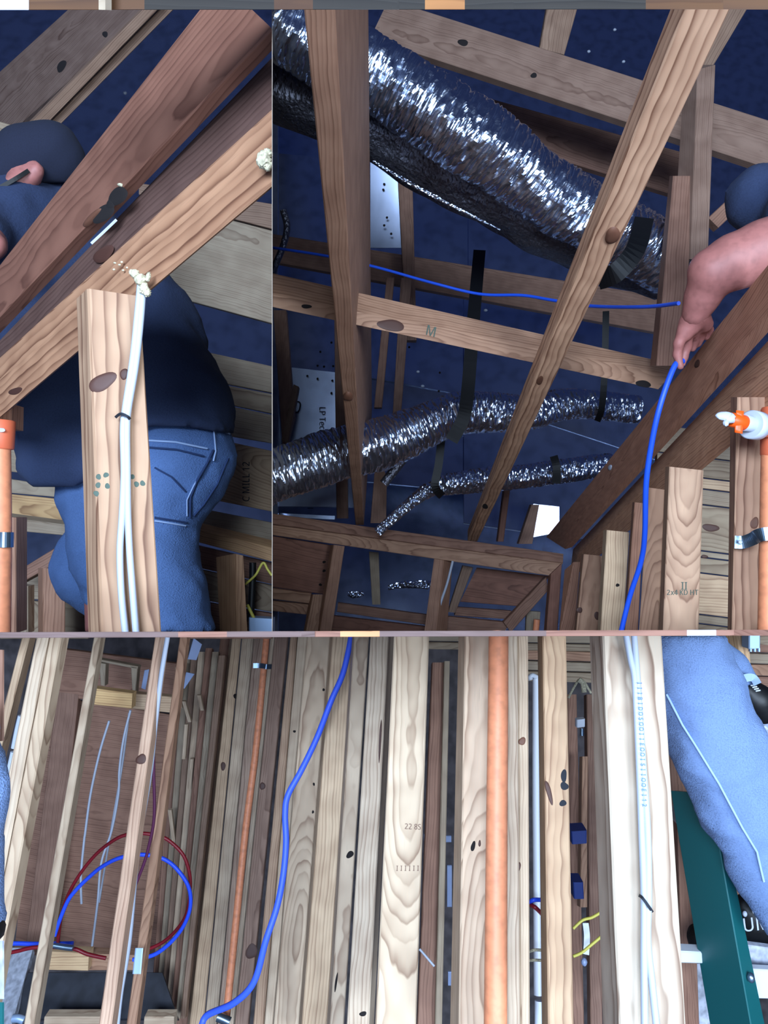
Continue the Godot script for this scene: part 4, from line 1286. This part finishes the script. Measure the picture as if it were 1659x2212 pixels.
	beam("tub", "dark grey apron panel under the low blocks", [[62, 2100, 2.6], [350, 2100, 2.6]], [[26, 2200, 2.5], [384, 2200, 2.5]], 0.03, M.tub, "", "tub")
	beam("block", "pale foot board at the lower edge under the grey panel, left", [[96, 2197, 2.4], [240, 2197, 2.4]], [[94, 2222, 2.4], [240, 2222, 2.4]], 0.04, M.tight, "", "board")
	beam("block", "pale foot board at the lower edge under the grey panel, right", [[312, 2197, 2.4], [376, 2197, 2.4]], [[310, 2222, 2.4], [376, 2222, 2.4]], 0.04, M.tight, "", "board")
	tag(cable("bracket", [[28, 2200, 2.3], [40, 2200, 2.3], [52, 2204, 2.3]], 0.012, M.box_pale), "pale rounded clip at the lower left corner", "clip")
	beam("step", "pale bare concrete patch in the lower left corner behind the studs", [[-40, 2046, 2.7], [72, 2046, 2.7]], [[-40, 2240, 2.4], [18, 2240, 2.4]], 0.03, M.concrete, "", "concrete")
	# pipes and cables
	var z := 2.2
	var px := func(a: Array, d: float) -> Array:
		var out := []
		for p in a:
			out.append(P(p[0], p[1], d))
		return out
	tag(cable("pipe", px.call([[125, 2036], [132, 1982], [148, 1932], [175, 1885], [209, 1844], [243, 1817], [270, 1804], [304, 1800], [348, 1807], [375, 1824], [398, 1851], [410, 1891], [410, 1932], [402, 1976], [381, 2009], [351, 2036], [314, 2053]], 2.24), 0.0052, M.pex_red), "red water pipe bent in a tall loop behind the left studs", "pipe")
	tag(cable("pipe", px.call([[118, 2021], [127, 1993], [145, 1949], [162, 1925], [189, 1898], [219, 1873], [256, 1854], [300, 1846], [341, 1851], [368, 1864], [391, 1888], [407, 1915], [412, 1945], [407, 1976], [391, 2009], [364, 2040], [331, 2063], [287, 2073]], 2.21), 0.0058, M.pex_blue), "blue water pipe bent in a loop behind the left studs", "pipe")
	tag(cable("pipe", px.call([[8, 2061], [40, 2054], [72, 2047], [126, 2046], [162, 2050], [189, 2061], [229, 2070]], 2.2), 0.0056, M.pex_red), "red water pipe lying level at the left over the low block", "pipe")
	tag(cable("pipe", px.call([[8, 2038], [44, 2038], [78, 2039], [158, 2038]], 2.25), 0.0064, M.pex_blue), "blue water pipe lying level at the left over the low block", "pipe")
	tag(cable("fitting", px.call([[116, 2042], [140, 2046], [158, 2048]], 2.17), 0.008, M.steel), "metal fitting where the loops leave the level pipes", "fitting")
	tag(cable("pipe", px.call([[326, 1596], [314, 1700], [303, 1799], [298, 1850]], 1.7), 0.0036, M.pex_dull), "left purple pipe running down beside the reddish stud", "pipe")
	tag(cable("pipe", px.call([[331, 1600], [332, 1664], [333, 1765], [321, 1830], [310, 1868], [284, 1939], [267, 2030]], 1.72), 0.0036, M.pex_dull), "right purple pipe crossing toward the reddish stud's foot", "pipe")
	tag(cable("cable", px.call([[362, 1376], [348, 1461], [335, 1569], [325, 1664], [303, 1799], [293, 1881], [279, 2033], [261, 2145], [252, 2230]], 1.58), 0.0052, M.sheath), "white cable running down along the slim reddish stud", "cable")
	tag(cable("cable", px.call([[236, 1557], [216, 1623], [196, 1714], [184, 1800], [182, 1814], [175, 1891], [176, 1952]], 3.0), 0.0048, M.sheath), "left grey cable hanging in the recess", "cable")
	tag(cable("cable", px.call([[282, 1534], [267, 1596], [258, 1664], [256, 1714], [241, 1795], [219, 1864], [211, 1949], [199, 2043]], 2.9), 0.0046, M.sheath), "right pale cable hanging in the recess", "cable")
	tag(cable("cable", px.call([[279, 1540], [266, 1640], [254, 1714], [246, 1760], [228, 1864], [214, 1949]], 2.95), 0.004, M.sheath), "thin grey cable beside the right pale cable in the recess", "cable")
	# side wall boards
	var group := "dim boards of the side wall by the recess"
	for i in 7:
		var xt := 386.0 + i * 15.0
		var xb := 322.0 + i * 11.0
		stud(["first", "second", "third", "fourth", "fifth", "sixth", "seventh"][i] + " dim upright board of the side wall, counted away from the recess", [xt, xb], [xt + 14.6, xb + 10.7], 3.4 - i * 0.06, [M.brown, M.grey, M.dim, M.tight][i % 4], [], group, 1400.0 + 8 * absf(i - 4), 2200.0, "board")
	var which := ["topmost", "second", "third", "fourth", "fifth", "lowest"]
	for k in [[378, 1442, 385, 1530], [425, 1502, 432, 1535], [392, 1515, 405, 1560], [398, 1565, 392, 1640], [410, 1640, 402, 1745], [362, 1750, 372, 1830]]:
		beam("block", which.pop_front() + " small pale offcut down the side wall boards", [[k[0], k[1], 3.0], [k[2], k[3], 3.0]], [[k[0] + 8, k[1], 3.0], [k[2] + 8, k[3], 3.0]], 0.02, M.tight, "offcuts on the side wall", "offcut")
	stud("dim stud at the end of the side wall, left of the black gap", [476, 378], [496, 404], 3.25, M.brown, [], "")
	stud("pale stud right of the black gap, with two small knots", [502, 410], [521, 440], 3.1, M.tan, [496, 404], "")
	knot(get_child(get_child_count() - 1), 510, 1504, 6, 6, 0.0, M.hole)
	knot(get_child(get_child_count() - 1), 482, 1655, 6, 9, 0.0)
	stud("pale stud doubled beside the knotted one", [523, 442], [548, 468], 3.08, M.tight, [], "")


func lower_wall() -> void:
	var o: MeshInstance3D
	o = stud("grey-brown stud behind the slim orange pipe", [549, 470], [572, 490], 2.98, wood(2, Color(0.80, 0.72, 0.68)))
	o = stud("narrow pale stud edge right of the slim orange pipe", [584, 493], [592, 504], 2.94, M.pale)
	var pipe := holder("sprinkler_pipe", P(500, 2200, 2.8))
	tag(pipe, "slim distant orange pipe leaning among the lower left studs", "pipe")
	cable("riser", [H(576.5, 1368, 2.82), H(555, 1600, 2.82), H(531, 1790, 2.82), H(508, 2010, 2.82), H(489, 2196, 2.82)], 0.0125, M.orange, pipe, 16)
	ribbon("strap", [H(547, 1438, 2.80), H(562, 1438, 2.80), H(576, 1440, 2.78), H(588, 1440, 2.82)], 0.018, 0.002, M.steel, pipe)
	cable("fitting", [H(470, 2196, 2.75), H(484, 2202, 2.75), H(496, 2208, 2.75)], 0.014, M.steel, pipe)
	o = stud("dark brown board left of the black seam", [593, 507], [621, 536], 2.72, wood(2, Color(0.70, 0.60, 0.56)))
	knot(o, 543, 2055, 12, 18, 0.1, M.knot)
	knot(o, 567, 1698, 6, 9, 0.1)
	o = stud("left strip of the brown pair right of the black seam", [627, 547], [642, 570], 2.55, wood(0, Color(0.84, 0.74, 0.66)))
	o = stud("right strip of the brown pair right of the black seam", [643, 571], [663, 589], 2.53, M.tight)
	knot(o, 636, 1580, 3, 3, 0, M.hole)
	o = stud("pale stud with nail holes behind the blue cable", [663, 591], [713, 645], 2.25, M.flame)
	for p in [[699, 1490], [678, 1694], [676, 1754]]:
		knot(o, p[0], p[1], 2.5, 3.5, 0, M.hole)
	o = stud("tan stud right of the pale stud behind the blue cable", [719, 652], [763, 706], 2.05, wood(2, Color(0.98, 0.90, 0.80)), [713, 646])
	o = stud("narrow grey stud with two dark splits", [765, 713], [797, 743], 1.9, M.tight, [760, 706])
	knot(o, 756, 1846, 9, 7, -0.7, M.hole)
	knot(o, 726, 2122, 2.5, 22, 0.12, M.hole)
	o = stud("bright straight-grained stud with a dark wane below", [800, 749], [839, 797], 1.75, M.pale, [850, 808])
	knot(o, 784, 2190, 9, 5, -0.3, M.hole)
	knot(o, 821, 1600, 3, 46, 0.05, M.knot)
	o = stud("wide stud with pale cathedral arches and stamped figures", [851, 811], [927, 899], 1.52, wood(1, Color(1.0, 0.95, 0.88)))
	for i in 6:
		lettering(o, "I", 858 + i * 9, 1876, 1.5, 10, 0.05, M.knot_pale)
	lettering(o, "22 8S", 892, 1786, 1.5, 11, 0.05, M.knot_pale)
	# gap with a dark stud and a grey stud inside
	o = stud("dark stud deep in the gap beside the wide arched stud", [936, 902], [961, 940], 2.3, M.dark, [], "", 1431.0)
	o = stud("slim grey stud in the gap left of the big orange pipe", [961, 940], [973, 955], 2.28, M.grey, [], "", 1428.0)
	var wall := holder("wall_back_upper", P(1100, 1420, 2.5))
	struct(wall, "grey cladding boards high behind the lower studs")
	for k in [[900, 1366, 1310, 1384, M.grey], [900, 1387, 1310, 1402, M.grey_f], [1100, 1404, 1310, 1424, M.brown_f], [1100, 1427, 1310, 1446, M.grey], [1100, 1449, 1310, 1470, M.grey_f], [1540, 1366, 1720, 1406, M.brown], [1540, 1409, 1720, 1430, M.grey], [1540, 1433, 1720, 1456, M.brown_f], [1540, 1459, 1720, 1490, M.brown], [1540, 1493, 1720, 1560, M.grey]]:
		slab(wall, "plank", [k[0], k[1], k[2], k[1] + 6, k[2], k[3] + 6, k[0], k[3]], 2.5, 0.02, k[4])
	for k in [[916, 1803, 922, 1818], [918, 1840, 922, 1854], [956, 1806, 975, 1820], [966, 1870, 976, 1960], [968, 2100, 976, 2130]]:
		beam("scrap", {1803: "upper left", 1840: "lower left", 1806: "upper right", 1870: "long middle", 2100: "lowest"}[k[1]] + " small pale scrap glimpsed through the gap beside the grey stud", [[k[0], k[1], 2.6], [k[2], k[1], 2.6]], [[k[0], k[3], 2.6], [k[2], k[3], 2.6]], 0.01, M.panel, "pale scraps in the gap", "scrap")
	tag(cable("wire", [H(906, 2050, 2.2), H(915, 2060, 2.2), H(938, 2087, 2.2)], 0.003, M.sheath), "thin pale wire end curling out of the gap", "wire")
	lump_thing("cap", "small blue plastic cap on the slim grey stud", P(953, 2079, 2.2), 0.008, M.pex_blue)
	# stud pair around the big pipe
	o = stud("knotty pale stud left of the big orange pipe", [1004, 991], [1062, 1050], 1.36, wood(1, Color(1.0, 0.93, 0.86)), [990, 972])
	knot(o, 1022, 1828, 5, 11, 0.2, M.hole)
	knot(o, 1036, 1822, 3, 7, 0.1)
	o = stud("stud with a mid knot right of the big orange pipe", [1094, 1092], [1118, 1124], 1.38, M.pale, [], "")
	o = stud("second strip right of the big orange pipe, greyer", [1118, 1124], [1141, 1145], 1.40, M.tight, [], "")
	knot(o, 1128, 1601, 8, 9, 0.1, M.knot_pale)
	knot(o, 1118, 1876, 6, 14, 0.4, M.knot)
	pipe = holder("sprinkler_pipe", P(1070, 2240, 1.3))
	tag(pipe, "big orange plastic pipe running the full height of the lower bay", "pipe")
	cable("riser", [H(1077, 1366, 1.30), H(1076, 1500, 1.30), H(1073, 1800, 1.30), H(1070, 2262, 1.30)], 0.0174, M.orange, pipe, 28)
	pipe = holder("vent_pipe", P(1160, 2150, 1.6))
	tag(pipe, "white plastic pipe standing in the gap beside the orange pipe", "pipe")
	cable("riser", [H(1158, 1460, 1.62), H(1158, 1700, 1.62), H(1160, 1900, 1.62), H(1162, 2150, 1.62)], 0.0078, M.pvc, pipe, 20)
	cable("hook", [H(1158, 1462, 1.61), H(1150, 1459, 1.60), H(1145, 1463, 1.60), H(1147, 1469, 1.60)], 0.005, M.pvc, pipe)
	cable("lower_piece", [H(1164, 2162, 1.62), H(1164, 2262, 1.62)], 0.0078, M.pvc, pipe, 20)
	for a in [[[1141, 1948, 1.6], [1152, 1944, 1.56], [1172, 1944, 1.6]]]:
		tag(cable("pipe", [H(1141, 1950, 1.58), H(1153, 1944, 1.56), H(1172, 1944, 1.58)], 0.004, M.pex_blue), "short blue pipe crossing in front of the white pipe", "pipe")
	tag(cable("pipe", [H(1143, 1954, 1.58), H(1156, 1960, 1.56), H(1172, 1976, 1.58)], 0.004, M.pex_red), "short red pipe crossing in front of the white pipe", "pipe")
	for i in 2:
		tag(cable("wire", [H(1141, 2056 + i * 19, 1.58), H(1156, 2052 + i * 22, 1.56), H(1172, 2053 + i * 22, 1.58)], 0.0026, M.foam), ["upper yellowish wire crossing the white pipe low down", "lower yellowish wire crossing the white pipe low down"][i], "wire")
	o = stud("dark-stained stud right of the white pipe", [1172, 1184], [1223, 1239], 1.42, wood(0, Color(0.92, 0.82, 0.72)), [1161, 1170])
	knot(o, 1186, 1712, 6, 26, -0.25)
	for p in [[1218, 1676, 7, 14], [1219, 1698, 9, 9], [1216, 1735, 8, 7]]:
		knot(o, p[0], p[1], p[2], p[3], 0.1, M.ink, 0.0003)
	# gap before the bright stud
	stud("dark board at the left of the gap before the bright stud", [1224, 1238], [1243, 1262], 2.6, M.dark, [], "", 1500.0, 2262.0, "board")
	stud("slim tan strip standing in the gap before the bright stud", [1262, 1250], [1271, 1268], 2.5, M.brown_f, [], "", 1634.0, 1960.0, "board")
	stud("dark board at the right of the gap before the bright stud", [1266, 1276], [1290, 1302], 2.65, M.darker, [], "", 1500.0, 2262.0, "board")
	tag(cable("cord", [H(1228, 1508, 1.9), H(1238, 1488, 1.9), H(1250, 1468, 1.9)], 0.003, M.foam), "left leg of the pale cord peaked in the gap", "cord")
	tag(cable("cord", [H(1262, 1472, 1.9), H(1270, 1486, 1.9), H(1277, 1498, 1.9)], 0.003, M.foam), "right leg of the pale cord peaked in the gap", "cord")
	tag(cable("spray_foam", [H(1250, 1468, 1.88), H(1259, 1476, 1.88), H(1262, 1496, 1.88)], 0.0065, M.foam), "small drip of pale foam at the peak of the cord", "foam")
	beam("latch", "small pale latch in the gap before the bright stud", [[1246, 1555, 2.0], [1246, 1572, 2.0]], [[1264, 1553, 2.0], [1264, 1570, 2.0]], 0.02, M.pvc, "", "latch")
	tag(cable("screw", [H(1257, 1574, 1.95), H(1257, 1590, 1.95)], 0.005, M.steel), "threaded metal rod under the small latch", "rod")
	beam("outlet_box", "upper blue outlet box in the gap", [[1234, 1796, 1.95], [1236, 1824, 1.95]], [[1268, 1794, 1.95], [1268, 1822, 1.95]], 0.05, M.box_blue, "", "box")
	beam("outlet_box", "lower blue outlet box in the gap", [[1238, 1906, 1.95], [1240, 1942, 1.95]], [[1260, 1906, 1.95], [1262, 1942, 1.95]], 0.05, M.box_blue, "", "box")
	tag(cable("wire", [H(1238, 2006, 1.85), H(1258, 1988, 1.85), H(1278, 1982, 1.85), H(1296, 1972, 1.85)], 0.0032, M.yellow), "upper yellow wire crossing the gap", "wire")
	tag(cable("wire", [H(1238, 2066, 1.85), H(1256, 2058, 1.85), H(1276, 2042, 1.85), H(1300, 2022, 1.85)], 0.0032, M.yellow), "lower yellow wire crossing the gap", "wire")
	tag(ribbon("tape", [H(1265, 1994, 1.9), H(1268, 2024, 1.9), H(1266, 2062, 1.9)], 0.013, 0.002, M.pvc), "white paper flag hanging on the wires in the gap", "tag")
	lump_thing("foam", "small grey blob low in the gap before the bright stud", P(1262, 2078, 2.0), 0.01, M.panel)
	# the bright stud with its twin cable
	o = stud("brightest wide stud with the twin white cable, right of the lower bay", [1302, 1337], [1430, 1482], 1.02, M.bright, [1273, 1302])
	var tc := holder("twin_cable", H(1390, 2260, 1.0))
	tag(tc, "twin white cable with blue print down the brightest stud", "cable")
	cable("strand", [H(1351, 1366, 1.005), H(1362, 1424, 1.005), H(1371, 1470, 1.005), H(1378, 1600, 1.005), H(1383, 1720, 1.005), H(1386, 1800, 1.005), H(1391, 1934, 1.005), H(1391, 2080, 1.005), H(1393, 2262, 1.005)], 0.0042, M.sheath, tc)
	cable("strand", [H(1369, 1366, 1.006), H(1375, 1440, 1.006), H(1381, 1531, 1.006), H(1390, 1660, 1.006), H(1399, 1800, 1.006), H(1401, 1934, 1.006), H(1399, 2030, 1.006), H(1408, 2120, 1.006), H(1423, 2262, 1.006)], 0.0042, M.sheath, tc)
	ribbon("staple", [H(1380, 1934, 1.01), H(1388, 1940, 0.998), H(1404, 1962, 0.998), H(1410, 1971, 1.01)], 0.0035, 0.001, M.ink, tc)
	var word := "IIIBIDOSOOIIEOOISIIOOEI12"
	face = {"o": H(1384, 1600, 0.999), "n": Vector3(0, 0, 1)}
	for i in word.length():
		lettering(tc, word[i], 1381 + i * 0.45, 1476 + i * 11.0, 1.0, 9, PI / 2, M.ink_blue)
	# the blue cable goes on down across the studs
	tag(cable("wire", [H(760, 1368, 1.98), H(742, 1451, 1.98), H(715, 1515, 1.98), H(685, 1593, 2.0), H(651, 1664, 2.0), H(622, 1718, 2.0), H(616, 1760, 2.0), H(618, 1820, 2.0), H(612, 1890, 2.0), H(598, 1960, 2.0), H(574, 2033, 2.0), H(549, 2120, 2.02), H(506, 2166, 2.05), H(449, 2192, 2.1), H(435, 2216, 2.1)], 0.0078, plain(Color(0.24, 0.38, 0.92), 0.5)), "blue cable swinging down across the lower studs", "wire")


func lump_thing(called: String, label: String, p: Vector3, r: float, mat: Material) -> void:
	var mb := Mb.new()
	lump(mb, p, Vector3(r * 0.8, r, r * 0.7), 0.15, 4, 10)
	tag(commit(mb, called, mat), label, "cap")


func lower_right() -> void:
	# the legs on the ladder
	var mb := Mb.new()
	var caps := bones([[[1478, 1340, 1.42, 74], [1482, 1400, 1.42, 77], [1506, 1490, 1.42, 90], [1552, 1612, 1.41, 96], [1606, 1735, 1.40, 92], [1668, 1870, 1.39, 82], [1704, 1960, 1.38, 74]]])
	body(mb, caps, 0.03, 0.010, below_deck, 0.006, 0.07)
	var man := commit(mb, "person", M.denim_lit)
	tag(man, "person's legs in black shoes and blue jeans painted bright with light, behind the green ladder rail", "person")
	mb = Mb.new()
	tube_mesh(mb, on_body(caps, 0.03, [[1440, 1500], [1474, 1566], [1502, 1610], [1553, 1693], [1604, 1789], [1635, 1840], [1652, 1914]], 8, 0.003), 0.0022, 6)
	commit(mb, "stitching", M.seam, man)
	mb = Mb.new()
	body(mb, bones([[[1550, 1398, 1.60, 24], [1578, 1440, 1.60, 34], [1608, 1482, 1.60, 34]]]), 0.02, 0.008, func(q: Vector3) -> float:
		var p := to_px(q)
		return (p.y - (1484.0 - (p.x - 1600.0) * 0.2)) * 1.6 / F)
	commit(mb, "trouser_cuff", M.denim_lit, man)
	ribbon("cuff_hem", [[1588, 1474, 1.54], [1606, 1466, 1.535], [1626, 1464, 1.54], [1637, 1478, 1.56]], 0.016, 0.003, M.seam, man)
	mb = Mb.new()
	body(mb, bones([[[1612, 1490, 1.62, 24], [1632, 1510, 1.62, 32], [1648, 1534, 1.62, 30]]]), 0.02, 0.008)
	commit(mb, "shoe", M.black, man)
	for k in 4:
		ribbon("shoe_stripe", [[1622 + k * 3.6, 1481 + k * 4.0, 1.568], [1632 + k * 3.6, 1479 + k * 4.0, 1.568]], 0.0025, 0.002, M.white, man)
	mb = Mb.new()
	body(mb, bones([[[1606, 1955, 1.64, 20], [1626, 1980, 1.64, 36], [1720, 2020, 1.64, 50]], [[1590, 2012, 1.65, 30], [1700, 2022, 1.64, 30]]]), 0.03, 0.008, func(q: Vector3) -> float:
		return (to_px(q).y - (2040.0 + (to_px(q).x - 1620.0) * 0.2)) * 1.46 / F)
	var shoe := commit(mb, "shoe", M.black, man)
	face = {"o": P(1640, 1994, 1.585), "n": -ax_f}
	lettering(shoe, "PUMA", 1634, 1996, 1.585, 29, -0.12, M.white)
	for p in [[1609, 1974, 0.005, 0.006], [1631, 1967, 0.007, 0.008]]:
		mb = Mb.new()
		lump(mb, P(p[0], p[1], 1.60), Vector3(p[2], p[3], 0.004), 0.05, 3, 10)
		commit(mb, "shoe_patch", M.white, shoe)
	# lower jeans fold beside the ladder
	mb = Mb.new()
	body(mb, bones([[[1640, 1850, 1.62, 60], [1672, 1935, 1.62, 60]]]), 0.02, 0.012)
	commit(mb, "jeans_leg", M.denim, man)
	# ladder
	var lad := holder("ladder", P(1560, 2240, 1.24))
	tag(lad, "green fibreglass ladder rail leaning in front of the shoe", "ladder")
	T("rail", P(1534, 1715, 1.45), P(1631, 2262, 1.38), P(1448, 1708, 1.56), P(1541, 2262, 1.49), [P(1549, 1715, 1.47), P(1663, 2262, 1.40)], M.green, lad)
	mb = Mb.new()
	lump(mb, P(1622, 2112, 1.405), Vector3(0.007, 0.009, 0.006), 0.1, 3, 12)
	commit(mb, "bolt", M.steel, lad)
	beam("step", "pale ladder tread end left of the green rail", [[1470, 2055, 1.5], [1530, 2058, 1.5]], [[1470, 2081, 1.5], [1530, 2083, 1.5]], 0.03, M.pvc, "", "step")
	mb = Mb.new()
	lump(mb, P(1506, 2026, 1.64), Vector3(0.020, 0.028, 0.03), 0.1, 3, 12)
	tag(commit(mb, "shoe_heel", M.black), "black rounded shoe heel on the pale ladder tread", "shoe")
	beam("panel", "pale grey-blue board low behind the ladder rail", [[1502, 2082, 1.8], [1508, 2262, 1.8]], [[1560, 2082, 1.8], [1570, 2262, 1.8]], 0.02, M.concrete, "", "panel")
	beam("step", "bright upper tread at the right edge under the shoe", [[1600, 2040, 1.55], [1720, 2056, 1.55]], [[1610, 2090, 1.55], [1720, 2096, 1.55]], 0.02, M.concrete, "", "step")
	beam("step", "bright lower tread at the right edge under the shoe", [[1610, 2093, 1.5], [1720, 2099, 1.5]], [[1625, 2158, 1.5], [1720, 2160, 1.5]], 0.02, M.pvc, "", "step")
	beam("stud", "brown stud low behind the ladder, left side", [[1462, 1780, 1.75], [1478, 2262, 1.75]], [[1500, 1900, 1.75], [1513, 2262, 1.75]], 0.05, M.brown)
	beam("block", "brown shadowed block between bright stud and jeans", [[1440, 1625, 1.7], [1440, 1740, 1.7]], [[1530, 1700, 1.7], [1530, 1740, 1.7]], 0.04, M.brown, "", "block")
	beam("stud", "pale stud at the top right behind the jeans", [[1594, 1366, 1.9], [1604, 1480, 1.9]], [[1618, 1366, 1.9], [1626, 1480, 1.9]], [[1556, 1366, 1.95], [1566, 1480, 1.95]], wood(0, Color(1.0, 0.88, 0.74)))
	beam("stud", "brown stud glimpsed between jeans and ladder", [[1556, 1790, 1.9], [1584, 1960, 1.9]], [[1600, 1790, 1.9], [1606, 1960, 1.9]], 0.05, M.brown_s)
	beam("outlet_box", "pale metal outlet box at the top right corner", [[1618, 1366, 1.85], [1618, 1402, 1.85]], [[1643, 1366, 1.85], [1643, 1400, 1.85]], 0.04, M.box_pale, "", "box")
	for k in 3:
		beam("box_tab", ["left", "middle", "right"][k] + " little tab on the lower rim of the pale outlet box", [[1620 + k * 9, 1400, 1.85], [1620 + k * 9, 1408, 1.85]], [[1625 + k * 9, 1400, 1.85], [1625 + k * 9, 1408, 1.85]], 0.01, M.box_pale, "tabs of the pale box", "tab")
	tag(cable("cord", [[1644, 1574, 1.7], [1652, 1570, 1.7], [1656, 1575, 1.7]], 0.004, M.white), "small white clip at the right edge beside the jeans", "clip")
	beam("board", "grey-blue board at the right edge below the black shoe", [[1630, 1545, 1.9], [1720, 1520, 1.9]], [[1640, 1620, 1.9], [1720, 1620, 1.9]], 0.03, M.panel, "", "board")
